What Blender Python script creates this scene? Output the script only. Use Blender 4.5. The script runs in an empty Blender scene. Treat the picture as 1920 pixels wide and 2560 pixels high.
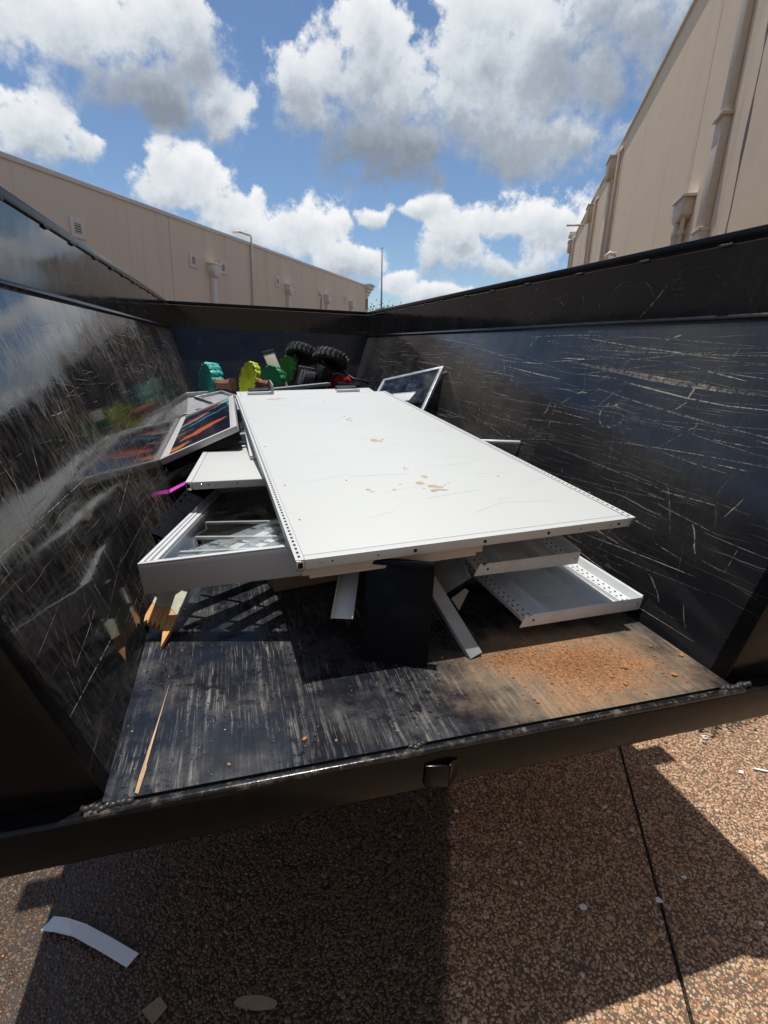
import bpy, bmesh, math, random
import numpy as np
from mathutils import Vector, Matrix, Euler

# ------------------------------------------------------------------ camera, sky, sun, exposure
sc = bpy.context.scene
COL = sc.collection
rad = math.radians
PI = math.pi

cam_data = bpy.data.cameras.new('camera')
cam = bpy.data.objects.new('camera', cam_data)
COL.objects.link(cam)
sc.camera = cam
cam_data.sensor_fit = 'VERTICAL'
cam_data.sensor_height = 36.0
cam_data.lens = 18.0
cam_data.clip_start = 0.02
cam_data.clip_end = 3000
rx_, dn_, fw_ = Vector((0.960, -0.278, 0.036)), Vector((-0.051, -0.302, -0.952)), Vector((0.275, 0.912, -0.304))
fw_.normalize()
rx_ = (rx_ - fw_ * rx_.dot(fw_)).normalized()
up_ = rx_.cross(fw_).normalized()
m = Matrix.Identity(4)
for i in range(3):
    m[i][0], m[i][1], m[i][2] = rx_[i], up_[i], -fw_[i]
m[0][3], m[1][3], m[2][3] = 0.0, 0.0, 1.8
cam.matrix_world = m

SUN_DIR = Vector((-0.02, 0.18, 1.0)).normalized()      # towards the sun: nearly overhead, ahead of the camera
sun_data = bpy.data.lights.new('sun', 'SUN')
sun_data.energy = 3.4
sun_data.angle = rad(0.53)
sun_data.color = (1.0, 0.96, 0.90)
sun = bpy.data.objects.new('sun', sun_data)
COL.objects.link(sun)
sun.rotation_euler = SUN_DIR.to_track_quat('Z', 'Y').to_euler()
sun.location = (0, 0, 30)

vs = sc.view_settings
vs.view_transform = 'Standard'
vs.look = 'None'
vs.exposure = 0.35
vs.gamma = 1.0
vs.use_curve_mapping = False
sc.cycles.use_denoising = True
sc.cycles.max_bounces = 6
sc.cycles.diffuse_bounces = 3
sc.cycles.glossy_bounces = 3
sc.cycles.transparent_max_bounces = 10
sc.cycles.sample_clamp_indirect = 6.0
sc.cycles.caustics_reflective = False
sc.cycles.caustics_refractive = False


class NT:
    """small helper round a node tree"""
    def __init__(s, tree):
        s.t = tree
        s.n = tree.nodes
        s.l = tree.links

    def put(s, sock, v):
        if isinstance(v, bpy.types.NodeSocket):
            s.l.new(v, sock)
        elif v is not None:
            if hasattr(sock, 'default_value') and hasattr(sock.default_value, '__len__') and not hasattr(v, '__len__'):
                v = (v,) * len(sock.default_value)
            if hasattr(sock, 'default_value') and hasattr(sock.default_value, '__len__') and len(sock.default_value) == 4 and len(v) == 3:
                v = (*v, 1)
            sock.default_value = v

    def node(s, typ, **props):
        nd = s.n.new(typ)
        for k, v in props.items():
            setattr(nd, k, v)
        return nd

    def math(s, op, a, b=None, c=None, clamp=False):
        nd = s.node('ShaderNodeMath', operation=op, use_clamp=clamp)
        s.put(nd.inputs[0], a)
        if b is not None: s.put(nd.inputs[1], b)
        if c is not None: s.put(nd.inputs[2], c)
        return nd.outputs[0]

    def vmath(s, op, a, b=None, out=0, scale=None):
        nd = s.node('ShaderNodeVectorMath', operation=op)
        s.put(nd.inputs[0], a)
        if b is not None: s.put(nd.inputs[1], b)
        if scale is not None: s.put(nd.inputs['Scale'], scale)
        return nd.outputs[out]

    def noise(s, vec, scale=5, detail=4, rough=0.5, dist=0.0, out=0, dim='3D'):
        nd = s.node('ShaderNodeTexNoise', noise_dimensions=dim)
        s.put(nd.inputs['Vector'], vec)
        s.put(nd.inputs['Scale'], scale); s.put(nd.inputs['Detail'], detail)
        s.put(nd.inputs['Roughness'], rough); s.put(nd.inputs['Distortion'], dist)
        return nd.outputs[out]

    def voro(s, vec, scale=5, feature='F1', out=0, rand=1.0):
        nd = s.node('ShaderNodeTexVoronoi', feature=feature)
        s.put(nd.inputs['Vector'], vec); s.put(nd.inputs['Scale'], scale); s.put(nd.inputs['Randomness'], rand)
        return nd.outputs[out]

    def ramp(s, v, a, b, lo=0.0, hi=1.0, smooth=True):
        nd = s.node('ShaderNodeMapRange', interpolation_type='SMOOTHSTEP' if smooth else 'LINEAR')
        s.put(nd.inputs[0], v); s.put(nd.inputs[1], a); s.put(nd.inputs[2], b); s.put(nd.inputs[3], lo); s.put(nd.inputs[4], hi)
        return nd.outputs[0]

    def mix(s, f, a, b, blend='MIX'):
        nd = s.node('ShaderNodeMix', data_type='RGBA', blend_type=blend)
        s.put(nd.inputs[0], f); s.put(nd.inputs[6], a); s.put(nd.inputs[7], b)
        return nd.outputs[2]

    def mixf(s, f, a, b):
        nd = s.node('ShaderNodeMix', data_type='FLOAT')
        s.put(nd.inputs[0], f); s.put(nd.inputs[2], a); s.put(nd.inputs[3], b)
        return nd.outputs[0]

    def scale_vec(s, vec, xyz, rot=(0, 0, 0), loc=(0, 0, 0)):
        nd = s.node('ShaderNodeMapping')
        s.put(nd.inputs[0], vec); s.put(nd.inputs['Location'], loc); s.put(nd.inputs['Rotation'], rot); s.put(nd.inputs['Scale'], xyz)
        return nd.outputs[0]

    def sep(s, v):
        nd = s.node('ShaderNodeSeparateXYZ')
        s.put(nd.inputs[0], v)
        return nd.outputs

    def comb(s, x, y, z=0.0):
        nd = s.node('ShaderNodeCombineXYZ')
        s.put(nd.inputs[0], x); s.put(nd.inputs[1], y); s.put(nd.inputs[2], z)
        return nd.outputs[0]


# cumulus: (azimuth, elevation, half width, half height, tone) of each cloud mass, radians
CLOUDS = [(-0.215, 0.390, 0.125, 0.062, .12), (-0.061, 0.419, 0.075, 0.050, .02), (-0.105, 0.338, 0.110, 0.045, -.34), (0.012, 0.336, 0.058, 0.038, .10),
          (-0.031, 0.380, 0.069, 0.046, -.22), (-0.255, 0.278, 0.058, 0.042, .1), (-0.200, 0.258, 0.034, 0.028, .08), (-0.055, 0.232, 0.080, 0.050, .10),
          (0.002, 0.200, 0.072, 0.045, .06), (0.058, 0.173, 0.058, 0.033, .14), (0.240, 0.385, 0.140, 0.076, -.10),
          (0.142, 0.372, 0.056, 0.056, .08), (0.285, 0.322, 0.165, 0.058, -.40), (0.40, 0.335, 0.10, 0.045, -.18), (0.415, 0.375, 0.155, 0.080, .02), (0.541, 0.405, 0.165, 0.085, -.14),
          (0.633, 0.430, 0.128, 0.072, -.30), (0.526, 0.312, 0.125, 0.046, -.08), (0.240, 0.452, 0.046, 0.043, .12), (0.45, 0.465, 0.10, 0.043, .1),
          (0.155, 0.190, 0.050, 0.040, .14), (0.220, 0.146, 0.062, 0.031, .06), (0.264, 0.211, 0.030, 0.015, .12), (0.295, 0.117, 0.034, 0.022, .15),
          (0.472, 0.215, 0.098, 0.034, .10), (0.559, 0.205, 0.076, 0.048, .12), (0.400, 0.176, 0.056, 0.046, .06), (0.480, 0.140, 0.110, 0.030, -.04),
          (0.342, 0.226, 0.046, 0.016, .12), (0.379, 0.093, 0.086, 0.018, .1)]


def cloud_detail(b, d, warp):
    """billows and wisps, about -0.5 .. 0.5"""
    n1 = b.math('SUBTRACT', b.noise(d, 13, 9, 0.66), 0.5)
    n2 = b.math('SUBTRACT', 0.35, b.voro(b.vmath('ADD', d, warp), 26, 'F1'))
    return b.math('MULTIPLY_ADD', n1, 2.3, b.math('MULTIPLY', n2, 0.45))


def cloud_mass(b, d, warp3):
    """how far inside a cloud mass a direction lies, and whether near its sunny top (+) or its underside (-)"""
    x, y, z = b.sep(d)
    uv = b.comb(b.math('ARCTAN2', x, y), b.math('ARCSINE', z))
    uvw = b.vmath('ADD', uv, b.vmath('MULTIPLY', warp3, (0.085, 0.055, 0.0)))
    near = ws = ys = ts = None
    for (u, v, ru, rv, tone) in CLOUDS:
        iu, iv = 1 / (ru * 1.30), 1 / (rv * 1.27)
        nd = b.node('ShaderNodeVectorMath', operation='MULTIPLY_ADD')
        b.put(nd.inputs[0], uvw); nd.inputs[1].default_value = (iu, iv, 0); nd.inputs[2].default_value = (-u * iu, -v * iv, 0)
        q = nd.outputs[0]
        ln_ = b.vmath('LENGTH', q, out=1)
        w0 = b.math('SUBTRACT', 1.30, ln_, clamp=True)
        wt = b.math('MULTIPLY', w0, w0)
        near = ln_ if near is None else b.math('SMOOTH_MIN', near, ln_, 0.25)
        ws = wt if ws is None else b.math('ADD', ws, wt)
        ts = b.math('MULTIPLY', wt, tone) if ts is None else b.math('MULTIPLY_ADD', wt, tone, ts)
        if ys is None:
            ys = b.vmath('SCALE', q, scale=wt)
        else:
            na = b.node('ShaderNodeVectorMath', operation='MULTIPLY_ADD')
            b.put(na.inputs[0], q); b.l.new(wt, na.inputs[1]); b.put(na.inputs[2], ys)
            ys = na.outputs[0]
    acc = b.math('SUBTRACT', 1.0, near)
    side = b.math('DIVIDE', b.math('MULTIPLY_ADD', b.sep(ys)[1], 0.42, ts), b.math('ADD', ws, 0.05))
    # the same kind of broken cumulus all round the sky
    uu, vv, _ = b.sep(uv)
    out = b.math('MAXIMUM', b.ramp(b.math('ABSOLUTE', b.math('SUBTRACT', uu, 0.27)), 0.62, 0.8), b.ramp(vv, 0.50, 0.62))
    gen = b.math('MULTIPLY', b.math('SUBTRACT', b.noise(b.vmath('MULTIPLY', d, (1, 1, 1.6)), 2.6, 3, 0.45), 0.53), 5.0)
    gen = b.math('SUBTRACT', gen, b.math('MULTIPLY', b.math('SUBTRACT', 1.0, out), 6.0))
    return b.math('MAXIMUM', b.math('MAXIMUM', acc, gen), -1.5), side


world = bpy.data.worlds.new('World')
sc.world = world
world.use_nodes = True
W = NT(world.node_tree)
W.n.clear()
w_dir = W.vmath('NORMALIZE', W.node('ShaderNodeTexCoord').outputs['Generated'])

sky = W.node('ShaderNodeTexSky', sky_type='NISHITA')
sky.sun_disc = False
sky.sun_elevation = math.asin(SUN_DIR.z)
sky.sun_rotation = math.atan2(SUN_DIR.x, SUN_DIR.y)
sky.altitude = 10
sky.air_density = 1.0
sky.dust_density = 0.1
sky.ozone_density = 5.0
SKY_K = 0.084
warp3 = W.vmath('SUBTRACT', W.noise(w_dir, 9, 3, 0.5, out=1), (0.5, 0.5, 0.5))
wsm = W.vmath('SCALE', warp3, scale=0.06)
mass, side = cloud_mass(W, w_dir, warp3)
det0 = cloud_detail(W, w_dir, wsm)
det1 = cloud_detail(W, W.vmath('ADD', w_dir, (-0.005, 0.005, 0.013)), wsm)
dens = W.math('ADD', mass, det0)
alpha = W.ramp(dens, -0.03, W.ramp(side, -0.25, 0.15, 0.70, 0.30))
lit = W.math('MULTIPLY', W.math('SUBTRACT', det0, det1), 0.40)                    # crisp tops and billows
thick = W.ramp(dens, 0.1, 1.2)
sh = W.math('ADD', W.math('ADD', lit, W.math('MULTIPLY', side, 1.15)), 0.66)
sh = W.math('SUBTRACT', sh, W.math('MULTIPLY', thick, 0.22), clamp=True)
ccol_nd = W.node('ShaderNodeValToRGB')
cr = ccol_nd.color_ramp
cr.elements[0].position, cr.elements[0].color = 0.0, (0.24, 0.28, 0.34, 1)
cr.elements[1].position, cr.elements[1].color = 1.0, (0.90, 0.91, 0.92, 1)
e = cr.elements.new(0.36); e.color = (0.40, 0.45, 0.52, 1)
e = cr.elements.new(0.62); e.color = (0.66, 0.71, 0.76, 1)
W.put(ccol_nd.inputs[0], sh)
cloud_col = W.vmath('SCALE', ccol_nd.outputs[0], scale=0.80 / SKY_K)
bg = W.node('ShaderNodeBackground')
W.put(bg.inputs['Color'], W.mix(alpha, sky.outputs[0], cloud_col))
bg.inputs['Strength'].default_value = SKY_K
W.l.new(bg.outputs[0], W.node('ShaderNodeOutputWorld').inputs[0])
world.cycles.sampling_method = 'MANUAL'
world.cycles.sample_map_resolution = 512

# ------------------------------------------------------------------ materials
def new_mat(name):
    mt = bpy.data.materials.new(name)
    mt.use_nodes = True
    t = NT(mt.node_tree)
    p = t.n['Principled BSDF']
    return mt, t, p


def simple(name, col, rough=0.5, metal=0.0, var=0.12, vscale=14.0, bump=0.0, bscale=60.0, spec=0.5, dirt=None, dirt_amt=0.0, rvar=0.25):
    mt, t, p = new_mat(name)
    co = t.node('ShaderNodeTexCoord').outputs['Object']
    n = t.noise(co, vscale, 5, 0.6)
    c = t.mix(n, tuple(x * (1 - var) for x in col), tuple(min(1, x * (1 + var)) for x in col))
    if dirt:
        dm = t.math('MULTIPLY', t.ramp(t.noise(co, vscale * 0.7, 7, 0.7), 0.48, 0.72), dirt_amt)
        c = t.mix(dm, c, dirt)
    t.put(p.inputs['Base Color'], c)
    t.put(p.inputs['Roughness'], t.ramp(t.noise(co, vscale * 1.7, 4, 0.6), 0.3, 0.7, max(0.02, rough * (1 - rvar)), min(1, rough * (1 + rvar))))
    p.inputs['Metallic'].default_value = metal
    p.inputs['Specular IOR Level'].default_value = spec
    if bump:
        bn = t.node('ShaderNodeBump')
        bn.inputs['Strength'].default_value = bump
        bn.inputs['Distance'].default_value = 0.002
        t.put(bn.inputs['Height'], t.noise(co, bscale, 5, 0.6))
        t.l.new(bn.outputs[0], p.inputs['Normal'])
    return mt


def wall_mat(name, seed, dust, hscr, vscr, rough=0.05):
    """semi-gloss black paint in metres of UV (u along the trailer, v up the sheet): dust film, rain streaks in it, fine scratches"""
    mt, t, p = new_mat(name)
    uv = t.node('ShaderNodeUVMap').outputs[0]
    uv = t.scale_vec(uv, (1, 1, 1), loc=(seed, seed * 0.7, 0))
    warp = t.vmath('SCALE', t.vmath('SUBTRACT', t.noise(uv, 2.2, 3, 0.5, out=1), (.5, .5, .5)), scale=0.10)
    uw = t.vmath('ADD', uv, warp)
    big = t.noise(uv, 1.1, 4, 0.55)
    film = t.ramp(big, 0.36, 0.68, 0.12, 1.0)
    # streaks running down the sheet: bare dark runs through the dust
    runs = t.ramp(t.noise(t.scale_vec(uw, (62, 15, 1), (0, 0, rad(12))), 1.0, 5, 0.7), 0.46, 0.54)
    runs2 = t.ramp(t.noise(t.scale_vec(uw, (13, 4.5, 1), (0, 0, rad(9))), 1.0, 4, 0.6), 0.40, 0.58)
    along = t.ramp(t.sep(uv)[0], seed + 0.2, seed + 2.6, 0.45, 1.0)
    grime = t.math('MULTIPLY', t.math('MULTIPLY', film, along), t.mixf(vscr, 1.0, t.math('MULTIPLY', runs, t.mixf(0.4, runs2, 1.0))))
    grime = t.math('MULTIPLY', grime, dust)
    fine = None
    for k, (ang, su, sv, th, amt) in enumerate([(2, 1.1, 150, .645, hscr), (-7, 1.6, 190, .66, hscr * .8), (5, 0.7, 260, .66, hscr * .7), (80, 2.6, 170, .67, .6 * vscr)]):
        nn = t.noise(t.scale_vec(uw, (su, sv, 1), (0, 0, rad(ang)), (k * 7.3, k * 3.1, 0)), 1.0, 3, 0.6)
        mk = t.math('MULTIPLY', t.ramp(nn, th, th + 0.05), amt)
        mk = t.math('MULTIPLY', mk, t.ramp(t.noise(uv, 1.7 + 0.4 * k, 3, 0.6), 0.40, 0.66))
        fine = mk if fine is None else t.math('MAXIMUM', fine, mk)
    rub = t.math('MULTIPLY', t.ramp(t.noise(uw, 3.4, 7, 0.7), 0.55, 0.72), t.ramp(t.noise(t.scale_vec(uw, (5, 60, 1)), 1.0, 5, 0.7), 0.46, 0.60))
    total = t.math('MAXIMUM', t.math('MAXIMUM', grime, t.math('MULTIPLY', rub, 0.42)), t.math('MULTIPLY', fine, 0.8), clamp=True)
    dcol = t.mix(t.noise(uv, 6, 4, 0.6), (0.25, 0.205, 0.155), (0.42, 0.37, 0.29))
    t.put(p.inputs['Base Color'], t.mix(total, (0.0075, 0.0085, 0.011), dcol))
    t.put(p.inputs['Roughness'], t.mixf(total, t.ramp(t.noise(uv, 5, 4, 0.6), 0.3, 0.7, rough * 0.6, rough * 1.5), 0.6))
    p.inputs['Specular IOR Level'].default_value = 0.55
    bn = t.node('ShaderNodeBump')
    bn.inputs['Strength'].default_value = 0.5
    bn.inputs['Distance'].default_value = 0.005
    dent = t.math('ADD', t.noise(uv, 3.0, 2, 0.4), t.math('MULTIPLY', t.noise(uv, 16, 2, 0.5), 0.03))
    t.put(bn.inputs['Height'], dent)
    b2 = t.node('ShaderNodeBump')
    b2.inputs['Strength'].default_value = 0.25
    b2.inputs['Distance'].default_value = 0.001
    t.put(b2.inputs['Height'], total)
    t.l.new(bn.outputs[0], b2.inputs['Normal'])
    t.l.new(b2.outputs[0], p.inputs['Normal'])
    return mt


def floor_mat():
    mt, t, p = new_mat('bed_floor_steel')
    uv = t.node('ShaderNodeUVMap').outputs[0]          # u across, v along, metres
    x, y, _ = t.sep(uv)
    warp = t.vmath('SCALE', t.vmath('SUBTRACT', t.noise(uv, 4, 3, 0.5, out=1), (.5, .5, .5)), scale=0.012)
    uw = t.vmath('ADD', uv, warp)
    gr = t.ramp(t.noise(t.scale_vec(uw, (85, 3.6, 1)), 1, 6, 0.72), 0.49, 0.71)
    gr2 = t.ramp(t.noise(t.scale_vec(uw, (210, 7, 1)), 1, 5, 0.65), 0.55, 0.68)
    gr3 = t.ramp(t.noise(t.scale_vec(uw, (190, 5, 1), (0, 0, rad(8))), 1, 3, 0.6), 0.62, 0.68)
    patch = t.ramp(t.noise(uv, 5.5, 5, 0.6), 0.36, 0.64, 0.03, 1.0)
    wear = t.math('MULTIPLY', t.math('MAXIMUM', t.math('MAXIMUM', gr, t.math('MULTIPLY', gr2, 0.8)), gr3), patch)
    # dried splashes: dark drops on the film
    jig = t.vmath('SCALE', t.vmath('SUBTRACT', t.noise(uv, 55, 4, 0.65, out=1), (.5, .5, .5)), scale=0.022)
    uj = t.vmath('ADD', uv, jig)
    where = t.ramp(t.noise(uv, 6, 3, 0.6), 0.40, 0.62)
    drops = t.mixf(where, 1.0, t.ramp(t.voro(uj, 62, 'F1'), 0.24, 0.36))
    drops2 = t.mixf(t.ramp(t.noise(t.vmath('ADD', uv, (3, 5, 0)), 5, 3, 0.6), 0.45, 0.60), 1.0, t.ramp(t.noise(uj, 20, 5, 0.65), 0.40, 0.52))
    wear = t.math('MULTIPLY', wear, t.math('MULTIPLY', drops, drops2))
    film = t.math('MULTIPLY', t.math('MULTIPLY', drops, drops2), t.ramp(t.noise(uv, 4, 6, 0.65), 0.40, 0.68, 0.01, 0.22))
    # right-hand rear: earth trodden over the steel
    ex = t.math('MULTIPLY', t.math('SUBTRACT', x, 0.98), 1 / 0.42)
    ey = t.math('MULTIPLY', t.math('SUBTRACT', y, 1.12), 1 / 0.30)
    er = t.math('SQRT', t.math('ADD', t.math('MULTIPLY', ex, ex), t.math('MULTIPLY', ey, ey)))
    en = t.math('ADD', er, t.math('MULTIPLY', t.math('SUBTRACT', t.noise(uv, 9, 6, 0.65), 0.5), 1.3))
    earth_film = t.ramp(en, 1.25, 0.55)
    earth = t.math('MULTIPLY', t.ramp(en, 0.80, 0.25), t.ramp(t.noise(uv, 80, 5, 0.75), 0.38, 0.60))
    c = t.mix(film, (0.009, 0.011, 0.016), (0.17, 0.16, 0.145))
    c = t.mix(t.math('MULTIPLY', wear, 0.78), c, t.mix(t.noise(uv, 8, 3), (0.19, 0.178, 0.16), (0.33, 0.315, 0.285)))
    c = t.mix(t.math('MULTIPLY', earth_film, t.math('ADD', t.math('MULTIPLY', gr, 0.4), 0.42)), c, (0.34, 0.235, 0.13))
    c = t.mix(earth, c, t.mix(t.noise(uv, 40, 4, 0.7), (0.30, 0.11, 0.03), (0.50, 0.22, 0.075)))
    t.put(p.inputs['Base Color'], c)
    dull = t.math('MAXIMUM', t.math('MAXIMUM', wear, earth_film), t.math('MULTIPLY', film, 2.5), clamp=True)
    t.put(p.inputs['Roughness'], t.mixf(dull, 0.14, 0.68))
    bn = t.node('ShaderNodeBump')
    bn.inputs['Strength'].default_value = 0.35
    bn.inputs['Distance'].default_value = 0.004
    t.put(bn.inputs['Height'], t.math('ADD', t.math('ADD', t.noise(uv, 3, 3), t.math('MULTIPLY', wear, 0.15)), t.math('MULTIPLY', earth, 0.8)))
    t.l.new(bn.outputs[0], p.inputs['Normal'])
    return mt


def scratch_mat():
    mt, t, p = new_mat('bared_paint_scratch')
    geo = t.node('ShaderNodeNewGeometry')
    co = t.node('ShaderNodeTexCoord').outputs['Object']
    r = geo.outputs['Random Per Island']
    t.put(p.inputs['Base Color'], t.mix(t.math('POWER', r, 2.0), (0.13, 0.115, 0.09), (0.52, 0.47, 0.385)))
    p.inputs['Roughness'].default_value = 0.6
    tr = t.node('ShaderNodeBsdfTransparent')
    mx = t.node('ShaderNodeMixShader')
    a = t.ramp(t.noise(co, 45, 5, 0.7), 0.37, 0.58)
    a = t.math('MULTIPLY', a, t.ramp(t.math('POWER', r, 1.5), 0.0, 1.0, 0.32, 1.0, False))
    t.put(mx.inputs[0], a)
    t.l.new(tr.outputs[0], mx.inputs[1])
    t.l.new(p.outputs[0], mx.inputs[2])
    t.l.new(mx.outputs[0], t.n['Material Output'].inputs[0])
    return mt


def glass_mat(name, tint=(0.9, 0.95, 0.95), film=0.04):
    mt, t, p = new_mat(name)
    t.n.remove(p)
    co = t.node('ShaderNodeTexCoord').outputs['Object']
    lw = t.node('ShaderNodeLayerWeight')
    lw.inputs[0].default_value = 0.5
    fres = t.math('MULTIPLY_ADD', t.math('POWER', lw.outputs['Facing'], 5.0), 0.95, 0.045)
    tr, gl, df = t.node('ShaderNodeBsdfTransparent'), t.node('ShaderNodeBsdfGlossy'), t.node('ShaderNodeBsdfDiffuse')
    t.put(tr.inputs[0], tint)
    gl.inputs['Roughness'].default_value = 0.03
    t.put(df.inputs[0], (0.6, 0.6, 0.58))
    m1, m2 = t.node('ShaderNodeMixShader'), t.node('ShaderNodeMixShader')
    t.put(m1.inputs[0], fres)
    t.l.new(tr.outputs[0], m1.inputs[1]); t.l.new(gl.outputs[0], m1.inputs[2])
    t.put(m2.inputs[0], t.math('MULTIPLY', t.ramp(t.noise(co, 9, 6, 0.7), 0.4, 0.75), film))
    t.l.new(m1.outputs[0], m2.inputs[1]); t.l.new(df.outputs[0], m2.inputs[2])
    t.l.new(m2.outputs[0], t.n['Material Output'].inputs[0])
    return mt


def stucco_mat(name, col, rel=0.5):
    mt, t, p = new_mat(name)
    co = t.node('ShaderNodeTexCoord').outputs['Object']
    big = t.noise(co, 0.35, 5, 0.6)
    c = t.mix(big, tuple(x * 0.92 for x in col), tuple(x * 1.06 for x in col))
    drip = t.ramp(t.noise(t.scale_vec(co, (2.2, 2.2, 0.10)), 1.0, 5, 0.6), 0.50, 0.78, 0.0, 0.40)
    c = t.mix(drip, c, tuple(x * 0.62 for x in col))
    t.put(p.inputs['Base Color'], c)
    p.inputs['Roughness'].default_value = 0.9
    p.inputs['Specular IOR Level'].default_value = 0.2
    bn = t.node('ShaderNodeBump')
    bn.inputs['Strength'].default_value = rel
    bn.inputs['Distance'].default_value = 0.03
    h = t.math('ADD', t.math('MULTIPLY', t.noise(t.scale_vec(co, (1, 1, 0.55)), 2.0, 4, 0.55), 0.9), t.math('MULTIPLY', t.noise(co, 60, 3, 0.6), 0.08))
    t.put(bn.inputs['Height'], h)
    t.l.new(bn.outputs[0], p.inputs['Normal'])
    return mt


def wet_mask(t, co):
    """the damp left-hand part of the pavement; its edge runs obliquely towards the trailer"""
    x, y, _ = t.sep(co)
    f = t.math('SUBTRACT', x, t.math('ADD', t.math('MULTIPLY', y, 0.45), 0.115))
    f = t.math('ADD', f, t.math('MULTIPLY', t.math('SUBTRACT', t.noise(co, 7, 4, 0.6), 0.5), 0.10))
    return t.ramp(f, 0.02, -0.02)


def ground_mat():
    mt, t, p = new_mat('exposed_aggregate_concrete')
    co = t.node('ShaderNodeTexCoord').outputs['Object']
    wet = wet_mask(t, co)
    cell = t.voro(co, 95, 'F1', out=1)
    dist = t.voro(co, 95, 'F1', out=0)
    h = t.sep(cell)[0]
    stone = t.mix(h, (0.38, 0.22, 0.10), (0.70, 0.52, 0.33))
    gap = t.ramp(dist, 0.36, 0.55)
    c = t.mix(gap, stone, t.mix(t.noise(co, 30, 4), (0.085, 0.06, 0.041), (0.15, 0.108, 0.075)))
    c = t.mix(t.ramp(t.noise(co, 0.9, 5, 0.6), 0.4, 0.75, 0.0, 0.35), c, (0.12, 0.10, 0.08))
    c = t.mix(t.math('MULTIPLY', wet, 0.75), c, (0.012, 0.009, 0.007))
    t.put(p.inputs['Base Color'], c)
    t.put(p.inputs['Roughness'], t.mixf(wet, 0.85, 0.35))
    bn = t.node('ShaderNodeBump')
    bn.inputs['Strength'].default_value = 0.6
    bn.inputs['Distance'].default_value = 0.006
    t.put(bn.inputs['Height'], t.math('MULTIPLY', gap, -1.0))
    t.l.new(bn.outputs[0], p.inputs['Normal'])
    return mt


def pebble_mat():
    mt, t, p = new_mat('pavement_pebbles')
    geo = t.node('ShaderNodeNewGeometry')
    co = t.node('ShaderNodeTexCoord').outputs['Object']
    wet = wet_mask(t, co)
    rp = t.node('ShaderNodeValToRGB')
    r = rp.color_ramp
    r.interpolation = 'LINEAR'
    r.elements[0].position, r.elements[0].color = 0.0, (0.217, 0.097, 0.047, 1)
    r.elements[1].position, r.elements[1].color = 1.0, (0.804, 0.713, 0.600, 1)
    for pos, col in [(0.25, (0.419, 0.201, 0.103)), (0.5, (0.595, 0.324, 0.176)), (0.72, (0.730, 0.447, 0.278)), (0.86, (0.514, 0.337, 0.242)), (0.95, (0.804, 0.597, 0.439))]:
        e = r.elements.new(pos); e.color = (*col, 1)
    t.put(rp.inputs[0], geo.outputs['Random Per Island'])
    c = t.mix(t.math('MULTIPLY', t.noise(co, 160, 3), 0.5), rp.outputs[0], (0.16, 0.10, 0.06))
    c = t.mix(t.ramp(t.noise(co, 1.6, 6, 0.65), 0.52, 0.76, 0.0, 0.35), c, (0.11, 0.075, 0.05))
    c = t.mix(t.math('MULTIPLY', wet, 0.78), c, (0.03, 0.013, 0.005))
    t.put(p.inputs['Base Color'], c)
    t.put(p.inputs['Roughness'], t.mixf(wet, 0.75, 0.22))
    return mt


def wood_mat(name, a, b, scale=(4, 60, 60), rough=0.7):
    mt, t, p = new_mat(name)
    co = t.node('ShaderNodeTexCoord').outputs['Object']
    n = t.noise(t.scale_vec(co, scale), 1, 5, 0.65, 0.6)
    t.put(p.inputs['Base Color'], t.mix(t.ramp(n, 0.35, 0.65), a, b))
    p.inputs['Roughness'].default_value = rough
    bn = t.node('ShaderNodeBump')
    bn.inputs['Strength'].default_value = 0.6
    bn.inputs['Distance'].default_value = 0.003
    t.put(bn.inputs['Height'], n)
    t.l.new(bn.outputs[0], p.inputs['Normal'])
    return mt


def picture_mat():
    """printed sheet behind glass: near-black with long brush-like streaks, local x across, y up (0..1)"""
    mt, t, p = new_mat('printed_dark_picture')
    uv = t.node('ShaderNodeUVMap').outputs[0]
    wv = t.vmath('SCALE', t.vmath('SUBTRACT', t.noise(t.scale_vec(uv, (6, 3, 1)), 1, 3, out=1), (.5, .5, .5)), scale=0.10)
    x, y, _ = t.sep(t.vmath('ADD', uv, wv))
    ragged = t.math('SUBTRACT', t.noise(t.scale_vec(uv, (3, 26, 1), (0, 0, rad(-9))), 1, 4, 0.6), 0.5)
    c = t.mix(t.noise(uv, 5, 4), (0.010, 0.010, 0.018), (0.03, 0.028, 0.055))
    for (x0, y0, slope, hw, x1, x2, col) in [(0, .22, .16, .060, .10, .97, (0.75, 0.17, 0.07)), (0, .09, .10, .045, -.1, .36, (0.80, 0.24, 0.06)),
                                             (0, .52, .22, .030, -.1, 1.1, (0.03, 0.30, 0.55)), (0, .66, .16, .030, -.1, .62, (0.55, 0.50, 0.36)),
                                             (0, .74, .10, .034, .02, .60, (0.55, 0.09, 0.11)), (0, .78, .14, .022, .35, 1.1, (0.62, 0.16, 0.09)),
                                             (0, .82, .14, .040, .72, 1.1, (0.25, 0.62, 0.58)), (0, .40, .12, .014, -.1, .35, (0.75, 0.22, 0.09))]:
        d = t.math('ABSOLUTE', t.math('SUBTRACT', y, t.math('ADD', t.math('MULTIPLY', x, slope), y0)))
        d = t.math('ADD', d, t.math('MULTIPLY', ragged, 0.05))
        mid, half = (x1 + x2) / 2, (x2 - x1) / 2
        taper = t.math('SUBTRACT', 1.0, t.math('POWER', t.math('MULTIPLY', t.math('ABSOLUTE', t.math('SUBTRACT', x, mid)), 1 / half), 2.0))
        mk = t.ramp(t.math('SUBTRACT', t.math('MULTIPLY', taper, hw), d), 0.0, 0.010)
        c = t.mix(mk, c, col)
    t.put(p.inputs['Base Color'], c)
    p.inputs['Roughness'].default_value = 0.08
    p.inputs['Coat Weight'].default_value = 0.4
    return mt


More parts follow.
